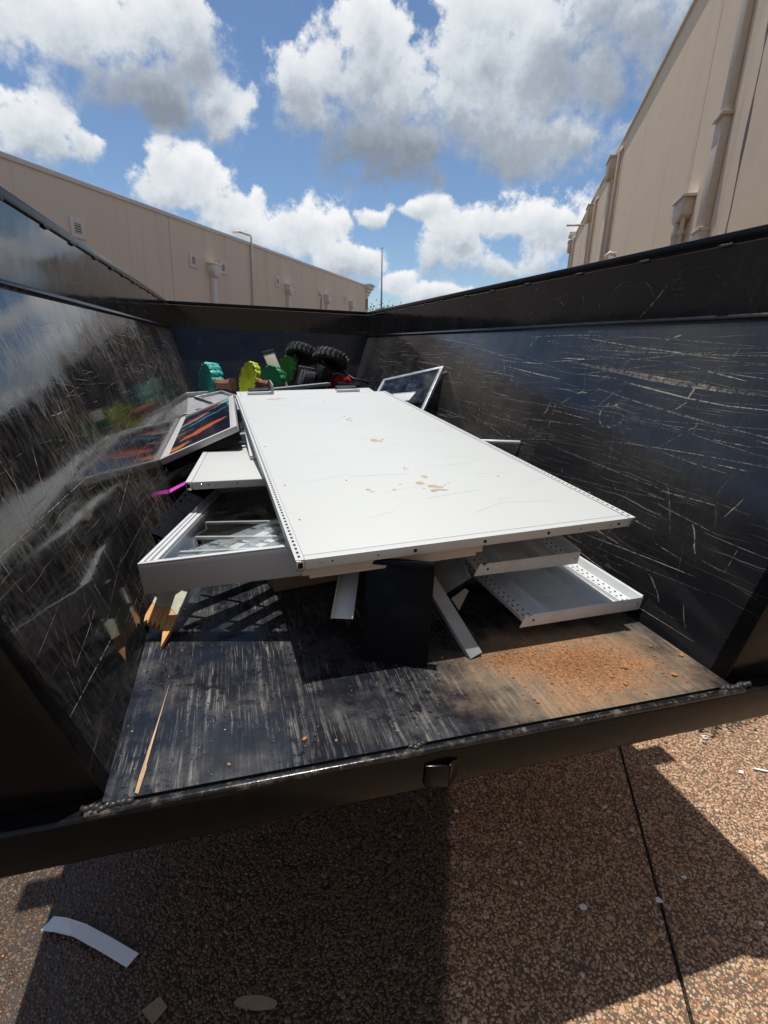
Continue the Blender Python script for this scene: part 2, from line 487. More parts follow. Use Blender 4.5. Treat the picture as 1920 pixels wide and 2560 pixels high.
M = {}
M['wall_l'] = wall_mat('left_wall_paint', 0.0, 0.62, 1.0, 0.92)
M['wall_r'] = wall_mat('right_wall_paint', 11.3, 0.20, 1.0, 0.35, 0.10)
M['wall_f'] = wall_mat('front_wall_paint', 5.1, 0.05, 0.12, 0.1, 0.25)
M['band'] = wall_mat('upper_band_paint', 19.0, 0.07, 0.15, 0.6, 0.09)
M['floor'] = floor_mat()
M['black'] = simple('black_steel_paint', (0.005, 0.005, 0.0055), 0.22, var=0.3, bump=0.2, bscale=25, dirt=(0.06, 0.045, 0.035), dirt_amt=0.08, spec=0.25)
M['blackworn'] = simple('worn_black_edge', (0.010, 0.010, 0.011), 0.22, var=0.3, vscale=30, bump=0.5, bscale=40, dirt=(0.30, 0.26, 0.20), dirt_amt=0.75)
M['blackgloss'] = simple('black_gloss_sheet', (0.008, 0.009, 0.012), 0.12, var=0.2)
M['blackmatt'] = simple('black_satin_sheet', (0.005, 0.006, 0.008), 0.45, var=0.2, spec=0.10)
M['blackplastic'] = simple('black_plastic', (0.012, 0.012, 0.013), 0.35, var=0.2)
M['weld'] = simple('weld_bead', (0.03, 0.028, 0.026), 0.4, var=0.4, bump=0.6)
M['rubber'] = simple('tyre_rubber', (0.028, 0.028, 0.029), 0.75, var=0.3, bump=0.4, dirt=(0.16, 0.145, 0.125), dirt_amt=0.5)
M['white'] = simple('white_panel_paint', (0.565, 0.58, 0.56), 0.5, var=0.008, vscale=6, dirt=(0.50, 0.49, 0.45), dirt_amt=0.10, rvar=0.03)
M['whitebright'] = simple('bright_white_enamel', (0.80, 0.81, 0.80), 0.35, var=0.03)
M['white2'] = simple('white_powder_coat', (0.66, 0.68, 0.69), 0.35, var=0.05, dirt=(0.42, 0.40, 0.37), dirt_amt=0.4)
M['grey'] = simple('grey_steel', (0.33, 0.34, 0.355), 0.42, 0.0, var=0.12, dirt=(0.16, 0.14, 0.12), dirt_amt=0.5)
M['frontgrey'] = simple('brushed_grey_front', (0.50, 0.495, 0.49), 0.45, 0.0, var=0.06, vscale=30)
M['darkmetal'] = simple('dark_cast_metal', (0.10, 0.10, 0.105), 0.45, var=0.2)
M['alu'] = simple('brushed_aluminium', (0.56, 0.57, 0.58), 0.36, 0.75, var=0.08)
M['beige'] = simple('beige_board', (0.55, 0.49, 0.40), 0.65, var=0.1, bump=0.2)
M['tanboard'] = simple('tan_hardboard', (0.52, 0.45, 0.37), 0.7, var=0.15, dirt=(0.35, 0.29, 0.22), dirt_amt=0.5)
M['chip'] = simple('bared_board_under_paint', (0.44, 0.34, 0.23), 0.8, var=0.25, vscale=60)
M['scuff'] = simple('grey_scuff', (0.50, 0.50, 0.47), 0.6, var=0.15)
M['hole'] = simple('dark_hole', (0.008, 0.008, 0.008), 0.9)
M['teal'] = simple('teal_foam_paint', (0.03, 0.40, 0.36), 0.55, var=0.25, vscale=25, bump=0.8, bscale=30)
M['yelgreen'] = simple('yellow_green_foam_paint', (0.42, 0.50, 0.02), 0.55, var=0.25, vscale=25, bump=0.8, bscale=30)
M['green'] = simple('green_foam_paint', (0.012, 0.22, 0.08), 0.55, var=0.25, vscale=25, bump=0.8, bscale=30)
M['lgreen'] = simple('leaf_green_foam_paint', (0.06, 0.27, 0.035), 0.55, var=0.25, vscale=25, bump=0.8, bscale=30)
M['trunk'] = wood_mat('painted_trunk', (0.24, 0.10, 0.05), (0.52, 0.28, 0.17), (6, 40, 40))
M['wood'] = wood_mat('raw_splintered_wood', (0.46, 0.19, 0.055), (0.72, 0.40, 0.16), (5, 120, 120))
M['palewood'] = wood_mat('dry_pale_wood', (0.34, 0.20, 0.10), (0.58, 0.40, 0.23), (9, 260, 260))
M['woodpaint'] = simple('weathered_cream_paint_on_wood', (0.55, 0.53, 0.42), 0.75, var=0.2, vscale=40, bump=0.7, bscale=90, dirt=(0.20, 0.16, 0.11), dirt_amt=0.8)
M['red'] = simple('red_plastic', (0.42, 0.015, 0.02), 0.35, var=0.1)
M['pink'] = simple('magenta_plastic_strip', (0.62, 0.06, 0.52), 0.45, var=0.1)
M['cardboard'] = simple('brown_cardboard', (0.30, 0.21, 0.13), 0.85, var=0.15)
M['tape'] = simple('printed_label', (0.55, 0.46, 0.40), 0.5, var=0.3, vscale=60)
M['paper'] = simple('white_paper_strip', (0.74, 0.77, 0.80), 0.6, var=0.04)
M['glass'] = glass_mat('clear_glass', (0.96, 0.98, 0.98), 0.012)
M['smoke'] = glass_mat('smoked_glass', (0.30, 0.33, 0.36), 0.10)
M['picture'] = picture_mat()
M['scratch'] = scratch_mat()
M['chrome'] = simple('chromed_cap', (0.62, 0.60, 0.56), 0.2, 1.0, var=0.2, bump=0.5, bscale=120)
M['stuccoL'] = stucco_mat('beige_stucco', (0.80, 0.635, 0.475), 0.25)
M['stuccoR'] = stucco_mat('tan_stucco', (0.80, 0.63, 0.455), 0.5)
M['joint'] = simple('stucco_joint', (0.17, 0.135, 0.11), 0.9)
M['trim'] = simple('painted_beige_trim', (0.76, 0.66, 0.55), 0.6, var=0.08)
M['trimR'] = simple('painted_tan_downspout', (0.58, 0.46, 0.345), 0.55, var=0.08, dirt=(0.24, 0.18, 0.14), dirt_amt=0.3)
M['coping'] = simple('pale_roof_coping', (0.68, 0.62, 0.54), 0.5, var=0.1)
M['stain'] = simple('dark_water_stain', (0.13, 0.10, 0.09), 0.9, var=0.3)
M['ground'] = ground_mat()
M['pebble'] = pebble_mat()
M['earth'] = simple('orange_earth', (0.42, 0.185, 0.06), 0.95, var=0.4, vscale=120)
M['crumb'] = simple('pale_crumbs', (0.50, 0.42, 0.30), 0.9, var=0.4, vscale=120)
M['leafdry'] = simple('dry_leaf', (0.26, 0.20, 0.13), 0.8, var=0.3, vscale=60)
M['leaf'] = simple('weed_leaf', (0.07, 0.11, 0.03), 0.6, var=0.4, vscale=30)
M['treeleaf'] = simple('tree_leaf', (0.045, 0.09, 0.025), 0.6, var=0.5, vscale=3)
M['bark'] = simple('tree_bark', (0.10, 0.075, 0.055), 0.9, var=0.3)
M['pole'] = simple('galvanised_pole', (0.22, 0.23, 0.25), 0.5, var=0.1)
M['cable'] = simple('grey_cable', (0.25, 0.25, 0.26), 0.5)
M['dark_panel'] = simple('dark_brown_sign', (0.06, 0.045, 0.04), 0.5)

# ------------------------------------------------------------------ mesh helpers
MW = {}


def wm(o):
    return MW.get(o.name, Matrix.Identity(4)) if o is not None else Matrix.Identity(4)


def link(o, parent=None, mat4=None):
    COL.objects.link(o)
    if mat4 is not None:
        o.matrix_local = mat4
    if parent is not None:
        o.parent = parent
    MW[o.name] = wm(parent) @ (mat4 if mat4 is not None else Matrix.Identity(4))
    return o


def tag(o, label=None, cat=None, group=None, kind=None):
    if label: o['label'] = label
    if cat: o['category'] = cat
    if group: o['group'] = group
    if kind: o['kind'] = kind
    return o


def frame(loc, rot=(0, 0, 0)):
    return Matrix.Translation(loc) @ Euler([rad(a) for a in rot], 'XYZ').to_matrix().to_4x4()


def axes(loc, x, y):
    """frame with local x along x and local y as near y as orthogonality allows"""
    x = Vector(x).normalized()
    y = Vector(y)
    y = (y - x * y.dot(x)).normalized()
    z = x.cross(y)
    mm = Matrix.Identity(4)
    for i in range(3):
        mm[i][0], mm[i][1], mm[i][2], mm[i][3] = x[i], y[i], z[i], loc[i]
    return mm


def thing(name, label, cat, mat4, group=None):
    o = bpy.data.objects.new(name, None)
    o.empty_display_size = 0.1
    link(o, None, mat4)
    return tag(o, label, cat, group)


class MB:
    def __init__(s):
        s.v, s.f, s.uv = [], [], {}

    def add(s, vs_, fs_):
        k = len(s.v)
        s.v += [tuple(v) for v in vs_]
        s.f += [tuple(i + k for i in f) for f in fs_]
        return s

    def box(s, x0, x1, y0, y1, z0, z1, mt=None):
        vv = [Vector((x, y, z)) for z in (z0, z1) for y in (y0, y1) for x in (x0, x1)]
        if mt is not None: vv = [mt @ v for v in vv]
        return s.add(vv, [(0, 2, 3, 1), (4, 5, 7, 6), (0, 1, 5, 4), (2, 6, 7, 3), (0, 4, 6, 2), (1, 3, 7, 5)])

    def prism(s, pts, z0, z1, mt=None):
        """polygon in local xy extruded in z"""
        n = len(pts)
        vv = [Vector((x, y, z0)) for x, y in pts] + [Vector((x, y, z1)) for x, y in pts]
        if mt is not None: vv = [mt @ v for v in vv]
        return s.add(vv, [tuple(range(n))[::-1], tuple(range(n, 2 * n))] + [(i, (i + 1) % n, n + (i + 1) % n, n + i) for i in range(n)])

    def cyl(s, p0, p1, r0, r1=None, n=14, cap=True):
        r1 = r0 if r1 is None else r1
        p0, p1 = Vector(p0), Vector(p1)
        d = (p1 - p0).normalized()
        a = d.orthogonal().normalized()
        b = d.cross(a)
        vv = []
        for p, r in ((p0, r0), (p1, r1)):
            vv += [p + (a * math.cos(2 * PI * i / n) + b * math.sin(2 * PI * i / n)) * r for i in range(n)]
        ff = [(i, (i + 1) % n, n + (i + 1) % n, n + i) for i in range(n)]
        if cap: ff += [tuple(range(n))[::-1], tuple(range(n, 2 * n))]
        return s.add(vv, ff)

    def tube(s, pts, r, n=8):
        pts = [Vector(p) for p in pts]
        k = len(pts)
        ref = None
        vv = []
        for i, p in enumerate(pts):
            d = (pts[min(i + 1, k - 1)] - pts[max(i - 1, 0)]).normalized()
            if ref is None: ref = d.orthogonal().normalized()
            a = (ref - d * ref.dot(d)).normalized()
            ref = a
            b = d.cross(a)
            vv += [p + (a * math.cos(2 * PI * j / n) + b * math.sin(2 * PI * j / n)) * r for j in range(n)]
        ff = [(i * n + j, i * n + (j + 1) % n, (i + 1) * n + (j + 1) % n, (i + 1) * n + j) for i in range(k - 1) for j in range(n)]
        ff += [tuple(range(n))[::-1], tuple(range((k - 1) * n, k * n))]
        return s.add(vv, ff)

    def lathe(s, prof, n=32, mt=None):
        """profile of (radius, z) turned about local z, closed"""
        k = len(prof)
        vv = [Vector((r * math.cos(2 * PI * i / n), r * math.sin(2 * PI * i / n), z)) for i in range(n) for r, z in prof]
        if mt is not None: vv = [mt @ v for v in vv]
        ff = [(i * k + j, ((i + 1) % n) * k + j, ((i + 1) % n) * k + (j + 1) % k, i * k + (j + 1) % k) for i in range(n) for j in range(k)]
        return s.add(vv, ff)

    def quad(s, a, b, c, d, uv=None):
        k = len(s.v)
        s.v += [tuple(a), tuple(b), tuple(c), tuple(d)]
        s.f.append((k, k + 1, k + 2, k + 3))
        if uv: s.uv[len(s.f) - 1] = uv
        return s

    def build(s, name, mat, parent=None, mat4=None, bevel=0.0, smooth=False, normals=True, seg=2, world=False):
        me = bpy.data.meshes.new(name)
        vv = s.v
        if world:
            inv = (wm(parent) @ (mat4 or Matrix.Identity(4))).inverted()
            vv = [tuple(inv @ Vector(v)) for v in vv]
        me.from_pydata(vv, [], s.f)
        if s.uv:
            ul = me.uv_layers.new(name='UVMap')
            for pi, poly in enumerate(me.polygons):
                if pi in s.uv:
                    for li, uvc in zip(poly.loop_indices, s.uv[pi]): ul.data[li].uv = uvc
        if normals or bevel:
            bm = bmesh.new()
            bm.from_mesh(me)
            if normals: bmesh.ops.recalc_face_normals(bm, faces=bm.faces)
            if bevel:
                ed = [e for e in bm.edges if len(e.link_faces) == 2 and e.calc_face_angle(0) > 0.5]
                bmesh.ops.bevel(bm, geom=ed, offset=bevel, segments=seg, affect='EDGES', profile=0.5, clamp_overlap=True)
            bm.to_mesh(me)
            bm.free()
        if smooth or bevel:
            for p in me.polygons: p.use_smooth = True
            if not smooth or bevel:
                try: me.set_sharp_from_angle(angle=rad(35))
                except Exception: pass
        o = bpy.data.objects.new(name, me)
        me.materials.append(M[mat] if isinstance(mat, str) else mat)
        link(o, parent, mat4)
        return o


def dup(o, name=None):
    c = o.copy()
    c.name = name or o.name
    COL.objects.link(c)
    MW[c.name] = MW.get(o.name, Matrix.Identity(4))
    return c


def copy_tree(o, mat4, label, group=None):
    c = o.copy(); COL.objects.link(c); c.matrix_local = mat4; c['label'] = label
    if group: c['group'] = group
    MW[c.name] = mat4
    for ch in list(o.children):
        k = ch.copy(); COL.objects.link(k); k.parent = c
        for g in list(ch.children):
            q = g.copy(); COL.objects.link(q); q.parent = k
    return c


def fast_mesh(name, verts, faces, mat, parent=None, smooth=True):
    """verts (n,3) array, faces (m,k) array of equal-sized polygons"""
    me = bpy.data.meshes.new(name)
    verts = np.asarray(verts, np.float32); faces = np.asarray(faces, np.int32)
    mcount, k = faces.shape
    me.vertices.add(len(verts)); me.vertices.foreach_set('co', verts.ravel())
    me.loops.add(mcount * k); me.loops.foreach_set('vertex_index', faces.ravel())
    me.polygons.add(mcount)
    me.polygons.foreach_set('loop_start', np.arange(0, mcount * k, k, dtype=np.int32))
    me.polygons.foreach_set('loop_total', np.full(mcount, k, np.int32))
    me.update(calc_edges=True)
    me.validate()
    if smooth: me.polygons.foreach_set('use_smooth', np.ones(mcount, bool))
    o = bpy.data.objects.new(name, me)
    me.materials.append(M[mat])
    return link(o, parent)


rng = random.Random(7)
nrg = np.random.default_rng(7)

# ------------------------------------------------------------------ ground
gx0, gx1, gy0, gy1 = -90, 160, -60, 190
JA, JB = Vector((1.176, 0.657, 0)), Vector((1.746, 1.67, 0))          # a control joint of the slab, parallel to the buildings
BD = Vector((math.sin(rad(30)), math.cos(rad(30)), 0))               # the buildings' direction
BN = Vector((math.cos(rad(30)), -math.sin(rad(30)), 0))
g = MB()
jd = JA.dot(BN)
for (a, b_) in ((-120, -6.0), (-5.988, -3.0), (-2.988, jd - 0.006), (jd + 0.006, jd + 3.0), (jd + 3.012, 140)):
    p = [BN * a + BD * -90, BN * b_ + BD * -90, BN * b_ + BD * 220, BN * a + BD * 220]
    g.box(0, 1, 0, 1, 0, 1) if False else g.add([Vector(q) + Vector((0, 0, -0.12)) for q in p] + [Vector(q) for q in p],
          [(3, 2, 1, 0), (4, 5, 6, 7), (0, 1, 5, 4), (1, 2, 6, 5), (2, 3, 7, 6), (3, 0, 4, 7)])
ground = g.build('ground', 'ground')
tag(ground, kind='structure')
sub = MB().box(-120, 190, -90, 230, -0.3, -0.1).build('ground_base', 'joint')
tag(sub, kind='structure')

# pebbles of the exposed aggregate, half sunk in the slab
sp = 0.0112
px, py = np.meshgrid(np.arange(-1.2, 3.2, sp), np.arange(0.35, 2.1, sp * 0.88))
px = px + (np.arange(px.shape[0])[:, None] % 2) * sp / 2
px = px.ravel(); py = py.ravel()
px = px + nrg.normal(0, sp * 0.22, px.size); py = py + nrg.normal(0, sp * 0.22, py.size)
nd_ = np.array([BN.x, BN.y])
keep = np.abs(px * nd_[0] + py * nd_[1] - jd) > 0.013
keep &= nrg.random(px.size) > 0.10
px, py = px[keep], py[keep]
npb = px.size
rsz = np.clip(nrg.lognormal(math.log(0.0044), 0.36, npb), 0.002, 0.014)
asp = nrg.uniform(0.6, 1.0, npb)
an = nrg.uniform(0, 2 * PI, npb)
hh = rsz * nrg.uniform(0.22, 0.5, npb)
K = 6
ring = np.linspace(0, 2 * PI, K, endpoint=False)
V = np.zeros((npb, 2 * K + 1, 3), np.float32)
for lev, (fr, fz) in enumerate(((1.0, 0.0), (0.72, 0.82))):
    jit = 1 + nrg.uniform(-0.16, 0.16, (npb, K))
    lx = np.cos(ring)[None] * rsz[:, None] * fr * jit
    ly = np.sin(ring)[None] * (rsz * asp)[:, None] * fr * jit
    V[:, lev * K:(lev + 1) * K, 0] = px[:, None] + lx * np.cos(an)[:, None] - ly * np.sin(an)[:, None]
    V[:, lev * K:(lev + 1) * K, 1] = py[:, None] + lx * np.sin(an)[:, None] + ly * np.cos(an)[:, None]
    V[:, lev * K:(lev + 1) * K, 2] = (hh * fz)[:, None] - (0.001 if lev == 0 else 0)
V[:, 2 * K, 0], V[:, 2 * K, 1], V[:, 2 * K, 2] = px, py, hh
tri = []
for i in range(K):
    j = (i + 1) % K
    tri += [(i, j, K + j), (i, K + j, K + i), (K + i, K + j, 2 * K)]
F = (np.array(tri)[None] + (np.arange(npb) * (2 * K + 1))[:, None, None]).reshape(-1, 3)
peb = fast_mesh('pebbles', V.reshape(-1, 3), F, 'pebble')
tag(peb, 'brown and tan pebbles showing in the aggregate pavement', 'pebbles', kind='stuff')

# ------------------------------------------------------------------ dump trailer
FZ = 0.90                    # bed floor
XL, XR = -0.295, 1.360       # floor edges
LL, LR = -0.650, 1.724       # walls at the fold
ZF, ZT = 1.950, 2.235
YR, YF = 0.956, 6.75
XC = (XL + XR) / 2
trailer = thing('dump_trailer', 'long black steel dump trailer with open rear end and scratched leaning side walls', 'trailer', frame((XC, YR, 0)))


def sheet(name, mat, a, b, c, d, th, uvs, outward):
    """a plate: inner face a b c d with uv in metres, thickness th towards outward"""
    o = Vector(outward).normalized() * th
    a, b, c, d = map(Vector, (a, b, c, d))
    mb = MB().quad(a, b, c, d, uvs)
    mb.quad(a + o, d + o, c + o, b + o)
    for p, q in ((a, b), (b, c), (c, d), (d, a)): mb.quad(p, p + o, q + o, q)
    return mb.build(name, mat, trailer, world=True, normals=False)


SL = math.hypot(XL - LL, ZF - FZ)
nl = Vector((-(ZF - FZ), 0, -(XL - LL)))          # outward normal of the left sheet
nr = Vector((ZF - FZ, 0, -(LR - XR)))
YB = 6.40                                          # foot of the front wall
# floor, in three plates of steel
for k, (ya, yb) in enumerate(((0.931, 2.9), (2.902, 4.8), (4.802, YB))):
    sheet('floor_plate', 'floor', (XL, ya, FZ), (XR, ya, FZ), (XR, yb, FZ), (XL, yb, FZ), 0.012, [(XL, ya), (XR, ya), (XR, yb), (XL, yb)], (0, 0, -1))
wl = sheet('left_wall', 'wall_l', (XL, YR, FZ), (XL, YB, FZ), (LL, YF, ZF), (LL, YR, ZF), 0.006, [(0, 0), (YB - YR, 0), (YF - YR, SL), (0, SL)], nl)
wr = sheet('right_wall', 'wall_r', (XR, YB, FZ), (XR, YR, FZ), (LR, YR, ZF), (LR, YF, ZF), 0.006, [(YB - YR, 0), (0, 0), (0, SL), (YF - YR, SL)], nr)
sheet('front_wall', 'wall_f', (XL, YB, FZ), (XR, YB, FZ), (LR, YF, ZF), (LL, YF, ZF), 0.006, [(0, 0), (1.6, 0), (2.0, 1.1), (-0.4, 1.1)], (0, 1, -0.3))
bl = sheet('left_upper_band', 'band', (LL, YR, ZF), (LL, YF, ZF), (LL, YF, 2.192), (LL, YR, 2.192), 0.006, [(0, 0), (5.8, 0), (5.8, .28), (0, .28)], (-1, 0, 0))
br = sheet('right_upper_band', 'band', (LR, YF, ZF), (LR, YR, ZF), (LR, YR, 2.192), (LR, YF, 2.192), 0.006, [(9, 1), (3.2, 1), (3.2, 1.28), (9, 1.28)], (1, 0, 0))
sheet('front_upper_band', 'band', (LL, YF, ZF), (LR, YF, ZF), (LR, YF, 2.192), (LL, YF, 2.192), 0.006, [(0, 3), (2.4, 3), (2.4, 3.28), (0, 3.28)], (0, 1, 0))
# ledge strips along the fold
for sx, x0 in ((1, LL), (-1, LR)):
    MB().prism([(x0 - 0.002 * sx, ZF + 0.012), (x0 + 0.012 * sx, ZF - 0.004), (x0 + 0.0015 * sx, ZF - 0.040)], YR + 0.003, YF - 0.01,
               Matrix(((1, 0, 0, 0), (0, 0, 1, 0), (0, 1, 0, 0), (0, 0, 0, 1)))).build('fold_strip', 'black', trailer, world=True, bevel=0.003)
# top rails, welded on in stitches
for sx, x0 in ((-1, LL), (1, LR)):
    rail = MB().box(min(x0 - 0.006 * sx, x0 + 0.027 * sx), max(x0 - 0.006 * sx, x0 + 0.027 * sx), YR, YF + 0.05, 2.196, ZT).build('top_rail', 'black', trailer, world=True, bevel=0.006)
    wv = MB()
    y = YR + 0.25
    while y < YF - 0.2:
        for q in range(3):
            wv.cyl((x0 - 0.0065 * sx, y + q * 0.016, 2.193), (x0 - 0.0065 * sx, y + q * 0.016 + 0.02, 2.193), 0.0055, 0.005, 7)
        y += rng.uniform(0.36, 0.5)
    wv.build('weld_beads', 'weld', rail, smooth=True, world=True)['kind'] = 'stuff'
MB().box(LL + 0.007, LR - 0.007, YF - 0.006, YF + 0.05, 2.196, ZT - 0.001).build('front_rail', 'black', trailer, world=True, bevel=0.006)
# closing plates at the rear end of each wall (between sloping sheet and vertical outside)
XO = 0.025
for sx, xb, xt in ((-1, XL, LL), (1, XR, LR)):
    pts = [(xb, FZ - 0.0055), (xb, FZ), (xt, ZF), (xt, 2.19), (xt + XO * sx, 2.19), (xt + XO * sx, FZ - 0.0055)]
    MB().prism(pts, YR - 0.004, YR + 0.05, Matrix(((1, 0, 0, 0), (0, 0, 1, 0), (0, 1, 0, 0), (0, 0, 0, 1)))).build('rear_plate', 'black', trailer, world=True, bevel=0.002)
    xo = xt + XO * sx
    MB().box(min(xo - .004 * sx, xo), max(xo - .004 * sx, xo), YR + 0.052, YF, FZ - 0.1, 2.19).build('outer_skin', 'black', trailer, world=True)
    # tarpaulin bracket sticking out of the top of the wall; its shadow notches the ground shadow
    MB().box(min(xo + .002 * sx, xo + .135 * sx), max(xo + .002 * sx, xo + .135 * sx), 1.84, 1.94, 2.06, 2.10).build('tarpaulin_bracket', 'black', trailer, world=True, bevel=0.004)
MB().box(LL - XO, LR + XO, YF + 0.008, YF + 0.05, FZ - 0.1, 2.19).build('front_skin', 'black', trailer, world=True)
# rear beam: tube under the floor's edge with a raised lip
beam = MB().box(LL - XO - 0.01, LR + XO + 0.01, 0.903, 1.01, 0.782, 0.893).build('rear_beam', 'black', trailer, world=True, bevel=0.010, seg=3)
MB().box(XL - 0.03, XR + 0.03, 0.9035, 0.9235, 0.886, 0.9015).build('lip', 'blackworn', beam, world=True, bevel=0.006, seg=3)
wv = MB()
for (xa, xb) in ((XL - 0.035, XL + 0.05), (XR - 0.05, XR + 0.06), (0.36, 0.40)):
    x = xa
    while x < xb:
        wv.cyl((x, 0.915 + rng.uniform(-.004, .010), 0.901), (x + 0.016, 0.92 + rng.uniform(-.006, .012), 0.902), 0.007, 0.006, 8)
        x += 0.010
wv.build('weld_beads', 'weld', beam, smooth=True, world=True)['kind'] = 'stuff'
# tailgate catch under the middle of the beam
catch = MB()
catch.prism([(0, 0), (0.05, 0), (0.058, -0.006), (0.058, -0.062), (0.0, -0.062)], 0, 0.006, Matrix.Translation((0.398, 0.9025, 0.862)) @ Euler((rad(90), 0, rad(-14))).to_matrix().to_4x4())
catch.prism([(0, 0), (0.052, 0), (0.052, -0.055), (0.0, -0.062)], 0, 0.006, Matrix.Translation((0.452, 0.888, 0.862)) @ Euler((rad(90), 0, rad(34))).to_matrix().to_4x4())
catch.build('tailgate_catch', 'black', trailer, world=True, bevel=0.0015)
# underframe and wheels
for x in (0.18, 0.88):
    MB().box(x, x + 0.09, 1.15, 7.4, 0.60, 0.782).build('chassis_rail', 'black', trailer, world=True, bevel=0.005)
for y in np.arange(1.4, 6.7, 0.75):
    MB().box(LL - 0.02, LR + 0.02, y, y + 0.06, 0.784, 0.886).build('cross_member', 'black', trailer, world=True)
for y in (4.0, 4.9):
    MB().cyl((-0.5, y, 0.38), (1.57, y, 0.38), 0.045).build('axle', 'black', trailer, world=True)
    for x, sx in ((-0.42, -1), (1.49, 1)):
        mt = Matrix.Translation((x, y, 0.38)) @ Euler((0, rad(90), 0)).to_matrix().to_4x4()
        w = MB().lathe([(0.20, -0.10), (0.33, -0.11), (0.37, -0.09), (0.378, 0.0), (0.37, 0.09), (0.33, 0.11), (0.20, 0.10)], 36, mt).build('wheel', 'rubber', trailer, smooth=True, world=True)
        MB().lathe([(0.001, -0.03), (0.12, -0.03), (0.199, -0.09), (0.199, 0.09), (0.12, 0.02), (0.001, 0.02)], 28, mt).build('rim', 'grey', w, smooth=True, world=True)


# scratches through the paint, as ribbons lying on each sheet
def ribbons(name, parent, P, N, specs):
    vs2, fs2 = [], []
    for pts, wid in specs:
        k0 = len(vs2)
        k = len(pts)
        for i, (u, v) in enumerate(pts):
            du = pts[min(i + 1, k - 1)][0] - pts[max(i - 1, 0)][0]
            dv = pts[min(i + 1, k - 1)][1] - pts[max(i - 1, 0)][1]
            L = math.hypot(du, dv) or 1
            tp = math.sin(PI * (i + 0.25) / (k - 0.5)) ** 0.6
            ww = wid * tp * rng.uniform(0.6, 1.2) / 2
            for sgn in (-1, 1):
                vs2.append(tuple(P(u - dv / L * ww * sgn, v + du / L * ww * sgn) + N * 0.0011))
        for i in range(k - 1):
            fs2.append((k0 + 2 * i, k0 + 2 * i + 1, k0 + 2 * i + 3, k0 + 2 * i + 2))
    mb = MB(); mb.v, mb.f = vs2, fs2
    o = mb.build(name, 'scratch', parent, normals=False, world=True)
    o['kind'] = 'stuff'
    return o


def wander(u, v, L, ang, wob, n=9):
    out = []
    a = ang
    for i in range(n):
        out.append((u, v))
        a += rng.gauss(0, wob)
        u += math.cos(a) * L / n
        v += math.sin(a) * L / n
    return out


def inside(pts, u0, u1, v0, v1):
    return all(u0 < u < u1 and v0 < v < v1 for u, v in pts)


er = Vector((LR - XR, 0, ZF - FZ)).normalized()
el = Vector((LL - XL, 0, ZF - FZ)).normalized()
PR = lambda u, v: Vector((XR, YR + u, FZ)) + er * v
PL = lambda u, v: Vector((XL, YR + u, FZ)) + el * v
NR, NL = -nr.normalized(), -nl.normalized()
VR = lambda z: (z - FZ) / er.z
S = []
# long gouges one can pick out on the right wall (trailer length from the rear, height up the sheet)
S.append(([(1.40, VR(1.772)), (1.22, VR(1.757)), (1.05, VR(1.742)), (0.86, VR(1.727)), (0.70, VR(1.716)), (0.52, VR(1.708)), (0.34, VR(1.698))], 0.016))
for q in range(9):                               # the strong pale gouge is a bundle of strands
    o_ = rng.uniform(-0.008, 0.008)
    u0_, u1_ = rng.uniform(0.9, 1.30), rng.uniform(0.34, 0.6)
    S.append(([(u0_ + (u1_ - u0_) * f_, VR(1.698 + 0.07 * ((u0_ + (u1_ - u0_) * f_ - 0.34) / 1.06) ** 0.8) + o_ * math.sin(PI * f_) + rng.gauss(0, 0.0006)) for f_ in (0, .12, .25, .4, .55, .7, .85, 1)], rng.uniform(0.003, 0.008)))
S.append(([(1.05, VR(1.738)), (0.86, VR(1.722)), (0.70, VR(1.711)), (0.52, VR(1.703)), (0.42, VR(1.697))], 0.010))
S.append(([(0.95, VR(1.70)), (0.8, VR(1.685)), (0.6, VR(1.665)), (0.42, VR(1.655)), (0.15, VR(1.66))], 0.006))
S.append(([(1.1, VR(1.66)), (0.85, VR(1.63)), (0.6, VR(1.605)), (0.35, VR(1.585)), (0.1, VR(1.57))], 0.008))
S.append(([(1.35, VR(1.86)), (1.0, VR(1.845)), (0.6, VR(1.84)), (0.2, VR(1.85))], 0.008))
S.append(([(1.3, VR(1.83)), (1.0, VR(1.825)), (0.5, VR(1.82)), (0.15, VR(1.825))], 0.006))
for q in range(7):                               # ladder-like diagonal scrape
    u, z = 1.42 - q * 0.10, 1.50 + q * 0.062
    S.append((wander(u, VR(z), 0.09, rad(148), 0.2, 5), 0.009 + 0.004 * (q % 2)))
for q in range(5):
    u, z = 0.62 - q * 0.03, 1.62 + q * 0.045
    S.append((wander(u, VR(z), 0.06, rad(118), 0.2, 5), 0.010))
for q in range(4):
    S.append((wander(0.25 + q * 0.02, 0.40 - q * 0.10, 0.14, rad(60), 0.2, 5), 0.006))
for q in range(26):                              # ring-shaped rub
    a = q / 26 * 2 * PI
    S.append((wander(0.93 + 0.075 * math.cos(a), VR(1.555) + 0.05 * math.sin(a), 0.035, a + PI / 2, 0.3, 4), 0.010))
n_ = 0
while n_ < 900:
    u, v = rng.uniform(0.02, 5.2), rng.uniform(0.02, SL - 0.05)
    if rng.random() < 0.78:
        pts = wander(u, v, rng.choice((0.12, 0.25, 0.5, 0.9)) * rng.uniform(0.6, 1.4), rad(rng.gauss(1, 4)), 0.014, 9)
        wd = rng.choice((0.0008, 0.001, 0.0012, 0.0018, 0.0025, 0.004))
    else:
        pts = wander(u, v, rng.uniform(0.04, 0.22), rad(rng.uniform(40, 140)), 0.07, 6)
        wd = rng.choice((0.0012, 0.002, 0.004))
    if inside(pts, 0.01, 5.3, 0.01, SL - 0.03):
        S.append((pts, wd)); n_ += 1
ribbons('scratches', wr, PR, NR, S)
S = []
n_ = 0
